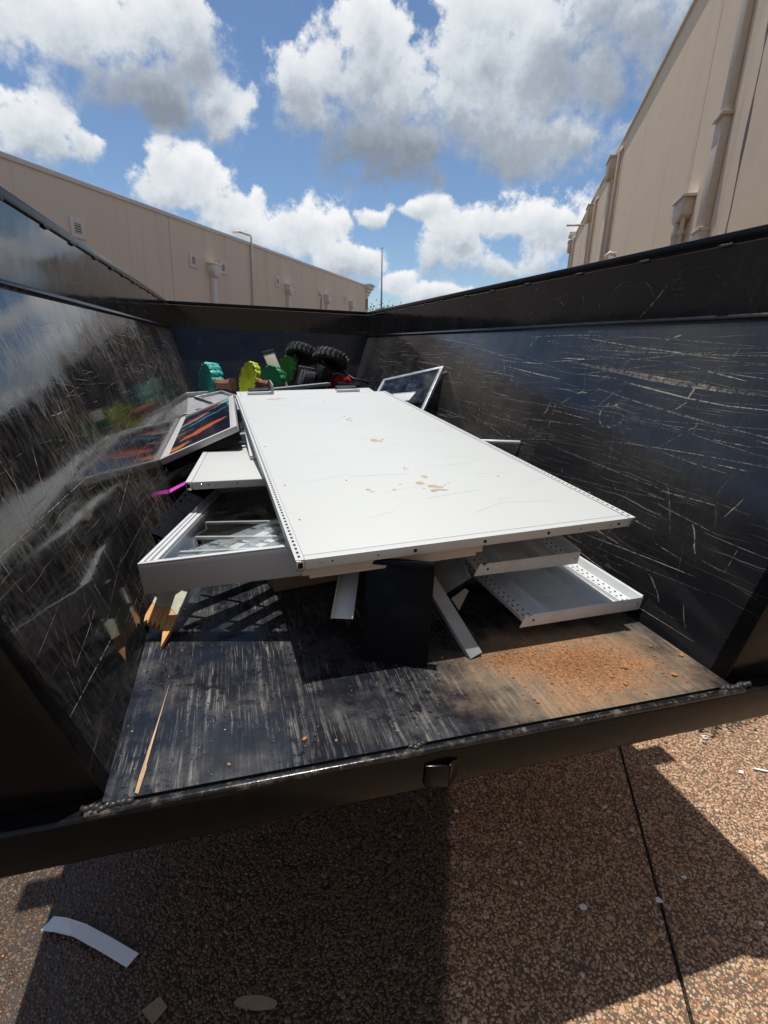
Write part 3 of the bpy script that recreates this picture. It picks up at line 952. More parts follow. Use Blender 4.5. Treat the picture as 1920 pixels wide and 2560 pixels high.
while n_ < 900:
    u, v = rng.uniform(0.02, 5.3), rng.uniform(0.02, SL - 0.05)
    far = u > 1.8
    if rng.random() < (0.72 if far else 0.40):
        pts = wander(u, v, rng.choice((0.10, 0.22, 0.45, 0.8)) * rng.uniform(0.6, 1.4), rad(rng.gauss(-2, 5)), 0.016, 9)
        wd = rng.choice((0.0008, 0.001, 0.0014, 0.002, 0.003))
    else:
        pts = wander(u, v, rng.uniform(0.05, 0.35), rad(rng.gauss(75, 24)), 0.05, 6)
        wd = rng.choice((0.0008, 0.001, 0.0015, 0.0022))
    if inside(pts, 0.01, 5.35, 0.01, SL - 0.03):
        S.append((pts, wd)); n_ += 1
ribbons('scratches', wl, PL, NL, S)
S = []
for q in range(46):
    pts = wander(rng.uniform(0.1, 5.5), rng.uniform(0.02, 0.14), rng.uniform(0.03, 0.14), rad(rng.uniform(35, 150)), 0.14, 6)
    if inside(pts, 0.02, 5.7, 0.01, 0.235): S.append((pts, rng.choice((0.0012, 0.002, 0.005))))
S.append(([(1.02, 0.02), (0.97, 0.06), (0.93, 0.10), (0.90, 0.135)], 0.006))
S.append(([(2.02, 0.01), (1.95, 0.05), (1.90, 0.085), (1.86, 0.10)], 0.012))
ribbons('scratches', br, lambda u, v: Vector((LR, YR + u, ZF + v)), Vector((-1, 0, 0)), S)
S = []
for q in range(14):
    pts = wander(rng.uniform(0.3, 5.3), rng.uniform(0.02, 0.16), rng.uniform(0.03, 0.3), rad(rng.gauss(-4, 14)), 0.12, 7)
    if inside(pts, 0.02, 5.7, 0.01, 0.235): S.append((pts, rng.choice((0.0012, 0.002, 0.004))))
ribbons('scratches', bl, lambda u, v: Vector((LL, YR + u, ZF + v)), Vector((1, 0, 0)), S)

# ------------------------------------------------------------------ buildings
def bframe(d):
    """local x along the wall (s), local y away from the alley's middle, z up, at distance d from the camera's foot"""
    o = BN * d
    sgn = 1 if d > 0 else -1
    mm = Matrix.Identity(4)
    ny = BN * sgn
    for i in range(3):
        mm[i][0], mm[i][1], mm[i][2], mm[i][3] = BD[i], ny[i], (0, 0, 1)[i], o[i]
    return mm


left_b = thing('warehouse', 'low beige stucco warehouse with wall vents running along the left behind the trailer', 'building', bframe(-12.8))
roofL = lambda s: 5.95 + (s - 11.9) * 0.0225
for (a, b_) in ((-30.0, -8.0), (-7.98, 5.4), (5.42, 18.42), (18.45, 30.95), (30.98, 44.6)):
    pts = [(a, 0), (b_, 0), (b_, roofL(b_)), (a, roofL(a))]
    MB().prism(pts, 0.0, -0.08, Matrix(((1, 0, 0, 0), (0, 0, -1, 0), (0, 1, 0, 0), (0, 0, 0, 1)))).build('wall_panel', 'stuccoL', left_b)
MB().prism([(-30, 0), (44.6, 0), (44.6, roofL(44.6) - .02), (-30, roofL(-30) - .02)], -0.082, -14.0, Matrix(((1, 0, 0, 0), (0, 0, -1, 0), (0, 1, 0, 0), (0, 0, 0, 1)))).build('building_core', 'joint', left_b)
s = -30.0
while s < 44.5:
    e_ = min(s + 5.8, 44.7)
    pts = [(s + 0.012, roofL(s) - 0.02), (e_, roofL(e_) - 0.02), (e_, roofL(e_) + 0.12), (s + 0.012, roofL(s) + 0.12)]
    MB().prism(pts, 0.05, -0.30, Matrix(((1, 0, 0, 0), (0, 0, -1, 0), (0, 1, 0, 0), (0, 0, 0, 1)))).build('coping', 'coping', left_b, bevel=0.015)
    s = e_


def vent(par, s, z, w, h, mat='trim'):
    v = MB()
    f = 0.13
    v.box(s - w / 2, s - w / 2 + f, -0.05, -0.001, z - h / 2, z + h / 2)
    v.box(s + w / 2 - f, s + w / 2, -0.05, -0.001, z - h / 2, z + h / 2)
    v.box(s - w / 2 + f, s + w / 2 - f, -0.05, -0.001, z - h / 2, z - h / 2 + f)
    v.box(s - w / 2 + f, s + w / 2 - f, -0.05, -0.001, z + h / 2 - f, z + h / 2)
    o = v.build('wall_vent', mat, par, bevel=0.006)
    MB().box(s - w / 2 + f, s + w / 2 - f, -0.012, -0.002, z - h / 2 + f, z + h / 2 - f).build('louvre_back', 'joint', o)
    n = 4
    for i in range(n):
        zz = z - h / 2 + f + (h - 2 * f) * (i + 0.5) / n
        MB().box(s - w / 2 + f + .004, s + w / 2 - f - .004, -0.04, -0.013, zz - 0.012, zz + 0.012).build('louvre_slat', mat, o)


for s_, z_ in ((14.05, 4.80), (19.82, 4.84), (22.03, 4.89), (27.5, 5.0), (29.67, 5.0), (33.77, 5.02), (35.95, 5.1), (39.2, 5.17)):
    vent(left_b, s_, z_, 0.52, 0.52)


def downspout(par, s, z, mat, w=0.30, head=True, hw=0.62, hh=0.42, dep=0.26, z0=0.0):
    ds = MB().box(s - w / 2, s + w / 2, -dep * 0.75, -0.002, z0, z - hh + 0.05).build('downspout', mat, par, bevel=0.012)
    if head:
        hd = MB()
        hd.prism([(s - hw / 2, z), (s + hw / 2, z), (s + hw / 2, z - hh * 0.55), (s + w / 2 + .03, z - hh), (s - w / 2 - .03, z - hh), (s - hw / 2, z - hh * 0.55)], -dep - 0.06, -0.001,
                 Matrix(((1, 0, 0, 0), (0, 0, 1, 0), (0, 1, 0, 0), (0, 0, 0, 1))))
        hd.box(s - hw / 2 - .03, s + hw / 2 + .03, -dep - 0.09, -0.0015, z + 0.001, z + 0.06)
        hd.build('conductor_head', mat, par, bevel=0.01)
    return ds


for s_, z_ in ((21.1, 4.86), (28.8, 4.93), (35.1, 5.0), (40.5, 5.1)):
    downspout(left_b, s_, z_, 'trim', 0.26, True, 0.60, 0.45, 0.24)
MB().tube([(24.6, -0.07, 0), (24.62, -0.07, 6.56), (24.55, -0.07, 6.63), (23.5, -0.07, 6.58), (23.45, 0.2, 6.56)], 0.05, 10).build('wall_pipe', 'trim', left_b, smooth=True)
MB().tube([(34.1, -0.07, 0), (34.1, -0.07, 4.9), (34.0, -0.07, 4.98), (33.8, -0.07, 4.98)], 0.06, 8).build('wall_pipe', 'trim', left_b, smooth=True)
cn = MB()
for k, (o_, z0, z1) in enumerate(((0.10, 6.0, 6.25), (0.22, 6.251, 6.5), (0.36, 6.501, 6.75), (0.48, 6.751, 6.9))):
    cn.box(44.62, 45.6 + o_, -o_, 0.4, z0, z1)
cn.build('cornice', 'coping', left_b, bevel=0.02)
MB().box(44.62, 45.5, -0.02, 0.6, 0, 5.995).build('end_pilaster', 'stuccoL', left_b)
MB().box(44.75, 45.35, -0.05, -0.021, 4.9, 5.75).build('wall_sign', 'dark_panel', left_b)

right_b = thing('warehouse', 'tall tan stucco warehouse with big downspouts rising steeply on the right', 'building', bframe(2.38))
roofR = lambda s: 7.74 + (s - 12) * 0.007
for (a, b_) in ((-30.0, -12.0), (-11.98, 0.5), (0.52, 10.2), (10.225, 15.2), (15.215, 21.5), (21.515, 25.3), (25.315, 28.0), (28.015, 33.0)):
    MB().prism([(a, 0), (b_, 0), (b_, roofR(b_)), (a, roofR(a))], 0.0, 0.08, Matrix(((1, 0, 0, 0), (0, 0, 1, 0), (0, 1, 0, 0), (0, 0, 0, 1)))).build('wall_panel', 'stuccoR', right_b)
MB().prism([(-30, 0), (33, 0), (33, roofR(33) - .02), (-30, roofR(-30) - .02)], 0.082, 14.0, Matrix(((1, 0, 0, 0), (0, 0, 1, 0), (0, 1, 0, 0), (0, 0, 0, 1)))).build('building_core', 'joint', right_b)
s = -30.0
while s < 32.9:
    e_ = min(s + 5.4, 33.0)
    MB().prism([(s + 0.01, roofR(s) - 0.03), (e_, roofR(e_) - 0.03), (e_, roofR(e_) + 0.05), (s + 0.01, roofR(s) + 0.05)], -0.05, 0.25,
               Matrix(((1, 0, 0, 0), (0, 0, 1, 0), (0, 1, 0, 0), (0, 0, 0, 1)))).build('coping', 'coping', right_b, bevel=0.012)
    s = e_
# the near downspout, in sleeved lengths
for k, (z0, z1, g_) in enumerate(((0.0, 3.52, 0.02), (3.50, 4.86, 0.0), (4.84, 7.3, -0.02))):
    MB().box(8.66 - g_, 8.94 + g_, -0.11 - g_, -0.003, z0, z1).build('downspout', 'trimR', right_b, bevel=0.012)
for z0 in (4.83, 3.49):
    MB().box(8.625, 8.975, -0.145, -0.002, z0 + .002, z0 + 0.05).build('downspout_collar', 'trimR', right_b, bevel=0.006)
for s_, z_ in ((19.1, 7.45), (23.9, 7.32), (32.3, 7.62)):
    downspout(right_b, s_, z_, 'trimR', 0.40, True, 0.72, 0.5, 0.22)
for s_, z_ in ((18.35, 7.45), (23.1, 7.35), (31.2, 7.6)):
    MB().tube([(s_, -0.08, 0), (s_, -0.08, z_), (s_, -0.02, z_ + 0.1), (s_, 0.1, z_ + 0.12)], 0.055, 8).build('conduit', 'trimR', right_b, smooth=True)
# meter box with three conduits
mbx = MB().prism([(9.68, 4.16), (10.22, 4.16), (10.22, 3.92), (10.10, 3.86), (9.80, 3.86), (9.68, 3.92)], -0.16, -0.002,
                 Matrix(((1, 0, 0, 0), (0, 0, 1, 0), (0, 1, 0, 0), (0, 0, 0, 1)))).build('conduit_box', 'trimR', right_b, bevel=0.01)
MB().box(9.62, 10.26, -0.19, -0.001, 4.162, 4.20).build('box_lid', 'coping', mbx, bevel=0.006)
for s_, r_, z_ in ((9.98, 0.075, 3.88), (10.17, 0.03, 3.93), (9.76, 0.035, 3.93)):
    MB().cyl((s_, -0.09, 0), (s_, -0.09, z_), r_, None, 12).build('conduit', 'trimR', right_b, smooth=False)
    MB().cyl((s_, -0.09, 3.66), (s_, -0.09, 3.72), r_ + 0.015, None, 12).build('conduit_collar', 'trimR', right_b)
MB().tube([(16.75, -0.001, 4.5), (16.75, -0.16, 4.55), (16.75, -0.24, 4.48), (16.75, -0.24, 4.38)], 0.05, 8).build('wall_spout', 'coping', right_b, smooth=True)
MB().tube([(27.9, 0.0, 7.55), (27.9, -0.75, 7.55)], 0.05, 8).build('roof_spout', 'coping', right_b, smooth=True)
# a long dark crack-like water stain, slightly proud
st = MB()
pp = []
for i in range(26):
    z = 2.6 + i * 0.2
    pp.append((7.87 + 0.055 * z / 2 + rng.gauss(0, 0.008), z, 0.034 + 0.018 * math.sin(i * 0.9) + rng.uniform(-.008, .008)))
for i in range(25):
    a, b_ = pp[i], pp[i + 1]
    st.add([(a[0] - a[2], -0.0012, a[1]), (a[0] + a[2], -0.0012, a[1]), (b_[0] + b_[2], -0.0012, b_[1]), (b_[0] - b_[2], -0.0012, b_[1])], [(0, 1, 2, 3)])
st.build('water_stain', 'stain', right_b, normals=False)
cn = MB()
for k, (o_, z0, z1) in enumerate(((0.10, 7.5, 7.8), (0.2, 7.801, 8.1), (0.32, 8.101, 8.3))):
    cn.box(33.02, 33.6 + o_, -o_ + 0.1, 0.8, z0, z1)
cn.build('cornice', 'coping', right_b, bevel=0.02)
MB().box(33.02, 33.6, 0.12, 0.8, 0, 7.495).build('end_pilaster', 'stuccoR', right_b)

# distant pole and tree in the gap
far = 55.0
fp = thing('flagpole', 'thin bare flagpole standing beyond the trailer front, between the two buildings', 'flagpole', frame((0.2835 * far, far, 0)))
MB().cyl((0, 0, 0), (-0.25, 0, 11.35), 0.11, 0.07, 10).build('pole', 'pole', fp, smooth=True)
MB().cyl((0, 0, 0), (0, 0, 0.25), 0.25, 0.2, 12).build('base', 'pole', fp)
MB().cyl((-0.25, 0, 11.35), (-0.25, 0, 11.5), 0.09, 0.02, 8).build('finial', 'pole', fp)
tr = thing('tree', 'small leafy green treetop peeking over the trailer front beside the flagpole', 'tree', frame((0.298 * 62, 62, 0)))
tk = MB().cyl((0, 0, 0), (0, 0, 3.4), 0.18, 0.10, 10)
limbs = []
for i in range(9):
    a = i * 2.4
    e1 = (1.5 * math.cos(a), 1.1 * math.sin(a), 4.6 + 1.1 * rng.random())
    tk.cyl((0, 0, 2.6 + 0.1 * i), e1, 0.06, 0.02, 6)
    limbs.append(e1)
tk.build('trunk', 'bark', tr, smooth=True)
nlf = 2600
cen = np.array(limbs)[nrg.integers(0, len(limbs), nlf)] + nrg.normal(0, 1, (nlf, 3)) * np.array([0.75, 0.7, 0.55])
ax = nrg.normal(0, 1, (nlf, 3)); ax /= np.linalg.norm(ax, axis=1)[:, None]
bx = np.cross(ax, nrg.normal(0, 1, (nlf, 3))); bx /= np.linalg.norm(bx, axis=1)[:, None]
ln = nrg.uniform(0.08, 0.17, (nlf, 1))
LV = np.stack([cen - ax * ln, cen + bx * ln * 0.45, cen + ax * ln, cen - bx * ln * 0.45], 1).reshape(-1, 3)
crown = fast_mesh('crown', LV, np.arange(nlf * 4).reshape(-1, 4), 'treeleaf', tr, smooth=False)

# ------------------------------------------------------------------ load: big panels
def slotted_rail(x0, x1, L, z, depth, pitch=0.0252, sw=0.007, sl=0.0135):
    mb = MB()
    n = int(L / pitch)
    xm = (x0 + x1) / 2
    a, b_ = xm - sw / 2, xm + sw / 2
    y = 0.0
    m0 = (L - n * pitch) / 2
    ys = [m0 + i * pitch for i in range(n + 1)]
    mb.quad((x0, 0, z), (a, 0, z), (a, L, z), (x0, L, z))
    mb.quad((b_, 0, z), (x1, 0, z), (x1, L, z), (b_, L, z))
    last = 0.0
    for i in range(n):
        y0 = ys[i] + (pitch - sl) / 2
        y1 = y0 + sl
        mb.quad((a, last, z), (b_, last, z), (b_, y0, z), (a, y0, z))
        zz = z - 0.006
        mb.quad((a, y0, z), (b_, y0, z), (b_, y0, zz), (a, y0, zz))
        mb.quad((a, y1, z), (a, y1, zz), (b_, y1, zz), (b_, y1, z))
        mb.quad((a, y0, z), (a, y0, zz), (a, y1, zz), (a, y1, z))
        mb.quad((b_, y0, z), (b_, y1, z), (b_, y1, zz), (b_, y0, zz))
        last = y1
    mb.quad((a, last, z), (b_, last, z), (b_, L, z), (a, L, z))
    mb.quad((x0, 0, z), (x0, L, z), (x0, L, z - depth), (x0, 0, z - depth))
    mb.quad((x1, 0, z), (x1, 0, z - depth), (x1, L, z - depth), (x1, L, z))
    mb.quad((x0, 0, z - depth), (x0, L, z - depth), (x1, L, z - depth), (x1, 0, z - depth))
    mb.quad((x0, 0, z), (x0, 0, z - depth), (x1, 0, z - depth), (x1, 0, z))
    mb.quad((x0, L, z), (x1, L, z), (x1, L, z - depth), (x0, L, z - depth))
    return mb


def panel(name, label, mat4, W_, L_, th=0.032, slots=True, screws=(), caps=True, mat='white', group=None):
    t = thing(name, label, 'panel', mat4, group)
    rw = 0.024
    if slots:
        for x0 in (0.0, W_ - rw):
            r = slotted_rail(x0, x0 + rw, L_, 0.0, th).build('slotted_rail', mat, t, normals=False)
            MB().box(x0 + 0.003, x0 + rw - 0.003, 0.004, L_ - 0.004, -0.010, -0.0065).build('slot_backing', 'hole', r)
    else:
        for x0 in (0.0, W_ - rw):
            MB().box(x0, x0 + rw, 0, L_, -th, 0).build('side_rail', mat, t, bevel=0.002)
    MB().box(rw + 0.0012, W_ - rw - 0.0012, 0.030, L_ - 0.030, -th + 0.004, -0.0015).build('face_sheet', mat, t, bevel=0.0015)
    for y0 in (0.0, L_ - 0.0285):
        e_ = MB().box(rw + 0.0008, W_ - rw - 0.0008, y0 + 0.0004, y0 + 0.0281, -th, -0.0008).build('end_rail', mat, t, bevel=0.003)
        if y0 == 0.0:
            for (sx_, sz_, sr, kind) in screws:
                if kind:
                    MB().cyl((sx_, 0.0003, sz_), (sx_, -0.0016, sz_), sr, sr * 0.8, 14).build('screw', 'chrome', e_)
                    MB().cyl((sx_, -0.0016, sz_), (sx_, -0.0020, sz_), sr * 0.4, None, 8).build('screw_recess', 'hole', e_)
                else:
                    MB().cyl((sx_, 0.002, sz_), (sx_, -0.0003, sz_), sr, None, 14).build('bolt_hole', 'hole', e_)
    if caps:
        cp = MB().box(0.001, rw - 0.001, -0.003, -0.0002, -th - 0.001, -0.002).build('end_cap', 'chrome', t, bevel=0.001)
        MB().box(0.005, rw - 0.005, -0.0042, -0.0031, -th + 0.008, -0.008).build('cap_window', 'hole', cp)
        MB().box(W_ - rw + 0.001, W_ - 0.001, -0.003, -0.0002, -th - 0.001, -0.002).build('end_cap', 'chrome', t, bevel=0.001)
    return t


WA, LA = 1.142, 2.663
pa = panel('wall_panel', 'big white slotted panel lying on top of the whole load, with brown chipped spots', frame((0.144, 1.285, 1.247), (4.095, -2.178, 2.255)), WA, LA,
           screws=((0.069, -0.015, 0.0055, 1), (0.101, -0.015, 0.0028, 0), (0.234, -0.016, 0.0025, 0), (0.348, -0.017, 0.0058, 0), (0.576, -0.017, 0.0056, 0),
                   (0.803, -0.017, 0.0056, 0), (0.925, -0.017, 0.0025, 0), (1.045, -0.018, 0.0025, 0), (1.077, -0.017, 0.0050, 0)))
ch = MB()
zc = -0.0011
for (cx_, cy_, rx_2, ry_2) in [(0.602, 0.470, .020, .018), (0.625, 0.452, .017, .010), (0.600, 0.425, .026, .013), (0.632, 0.418, .015, .008), (0.585, 0.415, .013, .007), (0.618, 0.588, .013, .016), (0.570, 0.513, .018, .018),
                               (0.594, 1.194, .020, .030), (0.618, 1.170, .013, .018), (0.640, 1.200, .008, .014), (0.611, 1.733, .009, .02), (0.590, 1.797, .008, .016), (0.586, 1.703, .010, .026), (0.600, 1.66, .007, .018),
                               (0.581, 0.721, .006, .010), (0.590, 0.705, .005, .008), (0.572, 0.69, .005, .007), (0.915, 0.512, .006, .012), (0.352, 0.494, .010, .010), (0.447, 0.469, .007, .009), (0.36, 0.47, .012, .004),
                               (0.49, 0.52, .008, .005), (0.242, 2.47, .05, .02), (0.30, 2.49, .03, .012), (0.68, 0.49, .006, .004), (0.655, 0.47, .005, .006), (0.56, 0.45, .006, .004)]:
    n = 15
    ph = rng.uniform(0, 6)
    k0 = len(ch.v)
    ch.v += [(cx_ + rx_2 * math.cos(2 * PI * i / n) * (0.72 + 0.35 * abs(math.sin(i * 1.7 + ph)) + rng.uniform(-.15, .15)),
              cy_ + ry_2 * math.sin(2 * PI * i / n) * (0.72 + 0.35 * abs(math.sin(i * 2.3 + ph)) + rng.uniform(-.15, .15)), zc) for i in range(n)]
    ch.f.append(tuple(range(k0, k0 + n)))
ch.build('paint_chips', 'chip', pa, normals=False)['kind'] = 'stuff'
scf = MB()
for q in range(46):
    u_, v_ = rng.uniform(0.08, 1.05), rng.uniform(0.1, 2.55)
    pts = wander(u_, v_, rng.uniform(0.03, 0.30), rad(rng.gauss(4, 12)), 0.05, 6)
    if not inside(pts, 0.04, 1.10, 0.05, 2.6): continue
    wd_ = rng.choice((0.0008, 0.0012, 0.002))
    for (a, b_) in zip(pts, pts[1:]):
        dx, dy = b_[0] - a[0], b_[1] - a[1]
        L_ = math.hypot(dx, dy); ox, oy = -dy / L_ * wd_ / 2, dx / L_ * wd_ / 2
        scf.quad((a[0] - ox, a[1] - oy, zc), (a[0] + ox, a[1] + oy, zc), (b_[0] + ox, b_[1] + oy, zc), (b_[0] - ox, b_[1] - oy, zc))
scf.build('scuffs', 'scuff', pa, normals=False)['kind'] = 'stuff'
for (x_, y_) in ((0.058, 0.278), (0.581, 2.308), (0.052, 1.203), (0.06, 0.62), (1.07, 1.9), (0.30, 0.62)):
    MB().cyl((x_, y_, -0.0016), (x_, y_, 0.0004), 0.0042, 0.0036, 10).build('rivet', 'grey', pa)

pb = panel('wall_panel', 'white slotted panel under the big one, its far end with two black blocks sticking out', frame((0.075, 2.62, 1.262), (5.4, -2.4, 0.8)), 1.10, 1.76, slots=False, caps=False)
for (x0, w_) in ((0.09, 0.16), (0.80, 0.17)):
    blk = MB().box(x0, x0 + w_, 1.63, 1.74, 0.001, 0.03).build('end_block', 'blackplastic', pb, bevel=0.004)
    MB().box(x0 - 0.012, x0 + w_ + 0.012, 1.60, 1.629, 0.001, 0.02).build('block_clip', 'white', blk, bevel=0.003)
MB().box(0.262, 0.272, 1.50, 1.74, 0.001, 0.09).build('upright_tab', 'grey', pb, bevel=0.002)

pcn = panel('wall_panel', 'smaller white panel sticking out left from under the big one, hairline crack on its face', frame((-0.199, 2.174, 1.250), (-1.99, -1.6, -2.55)), 0.60, 0.98, th=0.034, slots=False,
            screws=((0.062, -0.016, 0.0060, 1), (0.090, -0.016, 0.0030, 0), (0.205, -0.015, 0.0030, 0)))
ck = MB()
pts = [(0.20, 0.93), (0.215, 0.80), (0.235, 0.70), (0.238, 0.62), (0.265, 0.50), (0.30, 0.42), (0.33, 0.38)]
for (a, b_) in zip(pts, pts[1:]):
    dx, dy = b_[0] - a[0], b_[1] - a[1]
    L_ = math.hypot(dx, dy); ox, oy = -dy / L_ * 0.0009, dx / L_ * 0.0009
    ck.quad((a[0] - ox, a[1] - oy, zc), (a[0] + ox, a[1] + oy, zc), (b_[0] + ox, b_[1] + oy, zc), (b_[0] - ox, b_[1] - oy, zc))
ck.build('crack', 'chip', pcn, normals=False)

bar = thing('wooden_bar', 'flat beige bar directly beneath the near edge of the big white panel', 'bar', frame((0.165, 1.315, 1.206), (4.1, -2.2, 2.2)))
MB().box(0, 0.565, 0, 0.085, -0.022, 0).build('board', 'beige', bar, bevel=0.002)
MB().box(0.02, 0.545, 0.002, 0.083, -0.034, -0.0225).build('backing_strip', 'beige', bar, bevel=0.002)

# ------------------------------------------------------------------ display frame with glass, lower left
lf = thing('display_frame', 'deep white display frame with glass lid and grey front, lower left of the load', 'frame', axes((-0.302, 1.589, 1.141), (0.454, -0.09, 0.06), (0.244, 1.09, -0.04)))
WF, LF, DF = 0.62, 1.02, 0.098
for nm, (x0, x1, y0, y1), mt_ in (('front_side', (0, WF, 0, 0.012), 'frontgrey'), ('back_side', (0, WF, LF - 0.012, LF), 'frontgrey'), ('left_side', (0, 0.012, 0.0125, LF - 0.0125), 'white2'), ('right_side', (WF - 0.012, WF, 0.0125, LF - 0.0125), 'white2')):
    MB().box(x0, x1, y0, y1, -DF, -0.0005).build(nm, mt_, lf, bevel=0.0015)


def lip_frame(par, W_, L_, off, wd, z0, z1, mat, name='rim_strip'):
    for (x0, x1, y0, y1) in ((off, W_ - off, off, off + wd), (off, W_ - off, L_ - off - wd, L_ - off), (off, off + wd, off + wd + .0006, L_ - off - wd - .0006), (W_ - off - wd, W_ - off, off + wd + .0006, L_ - off - wd - .0006)):
        MB().box(x0, x1, y0, y1, z0, z1).build(name, mat, par, bevel=0.0015)


lip_frame(lf, WF, LF, 0.0, 0.013, 0.0, 0.005, 'white2')
lip_frame(lf, WF, LF, 0.0145, 0.012, -0.006, 0.002, 'white2')
lip_frame(lf, WF, LF, 0.028, 0.016, -0.012, -0.003, 'white2', 'inner_rim')
lip_frame(lf, WF, LF, 0.0122, 0.0335, -0.020, -0.0125, 'white2', 'rim_base')
lip_frame(lf, WF, LF, 0.046, 0.008, -0.05, -0.010, 'grey', 'inner_wall')
MB().box(0.045, WF - 0.045, 0.045, LF - 0.045, -0.0088, -0.0065).build('glass_pane', 'glass', lf)
LFM = wm(lf)


def lfp(x, y, z): return LFM @ Vector((x, y, z))


def loose_bar(name, label, p0, p1, w, h, mat, cat='bar', up=(0, 0, 1), angle=True, holes=0, group=None):
    """an L-section strip from p0 to p1"""
    p0, p1 = Vector(p0), Vector(p1)
    L_ = (p1 - p0).length
    z = Vector(up)
    x = (p1 - p0).normalized()
    y = z.cross(x).normalized()
    t = thing(name, label, cat, axes(p0, x, y), group)
    MB().box(0, L_, 0, w, -0.0018, 0).build('flange', mat, t, bevel=0.0006)
    if angle:
        MB().box(0, L_, -0.0020, -0.0002, -h, 0.0).build('web', mat, t, bevel=0.0006)
    if holes:
        hm = MB()
        for i in range(holes):
            xx = L_ * (i + 0.5) / holes
            hm.cyl((xx, w * 0.55, -0.0005), (xx, w * 0.55, 0.0006), 0.0042, None, 10)
        hm.build('perforations', 'hole', t)['kind'] = 'stuff'
    return t


# things seen through that glass
loose_bar('perforated_angle', 'grey perforated steel angle lying diagonally under the frame glass', lfp(0.02, 0.10, -0.055), lfp(0.60, 0.72, -0.055), 0.055, 0.02, 'grey', holes=22)
loose_bar('perforated_angle', 'second grey perforated angle, nearer the front corner under the glass', lfp(0.10, 0.055, -0.075), lfp(0.58, 0.55, -0.075), 0.030, 0.02, 'grey', holes=16)
for k, (x0, y0, x1, y1, lab) in enumerate(((0.13, 0.075, 0.36, 0.40, 'white ridged shelf bracket under the glass, nearest the left rim'), (0.225, 0.07, 0.45, 0.37, 'white ridged shelf bracket in the middle of the lattice under the glass'), (0.32, 0.065, 0.53, 0.33, 'white ridged shelf bracket half covered by the big panel, under the glass'))):
    p0, p1 = lfp(x0, y0, -0.042), lfp(x1, y1, -0.040)
    L_ = (p1 - p0).length
    x_ = (p1 - p0).normalized()
    t = thing('shelf_bracket', lab, 'bracket', axes(p0, x_, Vector((0, 0, 1)).cross(x_)), 'white brackets under the glass')
    MB().box(0, L_, -0.052, 0.0, -0.002, 0.0).build('flange', 'whitebright', t, bevel=0.0005)
    MB().box(0, L_, 0.0004, 0.0024, -0.002, 0.018).build('web', 'whitebright', t, bevel=0.0005)
    for q in range(4):
        xx = L_ * (q + 0.4) / 4
        MB().prism([(0, -0.050), (0.003, -0.050), (0.003, -0.001), (0, -0.001)], 0.0005, 0.014, Matrix.Translation((xx, 0, 0))).build('rib', 'whitebright', t)
for k, (x0, y0, x1, y1, lab) in enumerate(((0.075, 0.155, 0.41, 0.075, 'thin white hinged strip close to the front rim under the glass'), (0.085, 0.31, 0.43, 0.185, 'thin white hinged strip across the white brackets under the glass'), (0.075, 0.50, 0.56, 0.33, 'thin pale strip farthest from the front rim under the glass'))):
    loose_bar('hinged_strip', lab, lfp(x0, y0, -0.022), lfp(x1, y1, -0.020), 0.012, 0.010, 'whitebright', 'strip')
wr_ = MB().tube([lfp(0.075, 0.50, -0.026), lfp(0.095, 0.44, -0.035), lfp(0.085, 0.37, -0.028), lfp(0.075, 0.32, -0.030), lfp(0.10, 0.24, -0.038), lfp(0.085, 0.16, -0.030)], 0.0014, 6).build('wire', 'cable', smooth=True)
tag(wr_, 'thin wire linking the ends of the hinged strips under the glass', 'wire')

# ------------------------------------------------------------------ framed picture leaning on the left wall
pf = thing('framed_picture', 'silver framed dark picture with orange and blue streaks, leaning on the left wall', 'picture', frame((-0.3890, 2.946, 1.180), (1.272, -23.99, -0.279)))
WP, LP = 0.450, 1.482
lip_frame(pf, WP, LP, 0.0, 0.034, -0.030, 0.004, 'frontgrey', 'frame_bar')
lip_frame(pf, WP, LP, 0.034, 0.006, -0.012, -0.001, 'white2', 'inner_bead')
pm = MB()
pm.quad((0.036, 0.036, -0.004), (WP - 0.036, 0.036, -0.004), (WP - 0.036, LP - 0.036, -0.004), (0.036, LP - 0.036, -0.004), [(0, 0), (1, 0), (1, 1), (0, 1)])
pm.quad((0.036, 0.036, -0.006), (0.036, LP - 0.036, -0.006), (WP - 0.036, LP - 0.036, -0.006), (WP - 0.036, 0.036, -0.006))
pm.build('print', 'picture', pf, normals=False)
MB().box(0.01, WP - 0.01, 0.01, LP - 0.01, -0.085, -0.0305).build('back_box', 'blackmatt', pf, bevel=0.003)

# open metal tray behind the picture
tf = thing('metal_tray', 'empty pale metal tray just behind the picture, against the left wall', 'tray', axes((-0.43, 4.75, 1.20), (0.48, 0.10, 0.03), (-0.1, 1.0, 0.12)))
lip_frame(tf, 0.46, 0.86, 0.0, 0.030, -0.05, 0.0, 'alu', 'frame_bar')
lip_frame(tf, 0.46, 0.86, 0.031, 0.010, -0.03, -0.012, 'grey', 'inner_bead')
MB().box(0.032, 0.428, 0.032, 0.828, -0.049, -0.045).build('back_sheet', 'grey', tf)
tf2 = thing('metal_tray', 'small grey metal tray tucked between the teal tree and the big panel', 'tray', axes((0.02, 4.60, 1.255), (0.30, 0.20, 0.05), (-0.25, 0.8, 0.12)))
lip_frame(tf2, 0.30, 0.62, 0.0, 0.022, -0.03, 0.0, 'alu', 'frame_bar')
MB().box(0.023, 0.277, 0.023, 0.597, -0.028, -0.024).build('back_sheet', 'grey', tf2)
loose_bar('metal_strip', 'short grey channel poking out left between the picture and the big panel', (-0.045, 2.98, 1.300), (0.16, 3.12, 1.305), 0.045, 0.02, 'grey', 'strip')

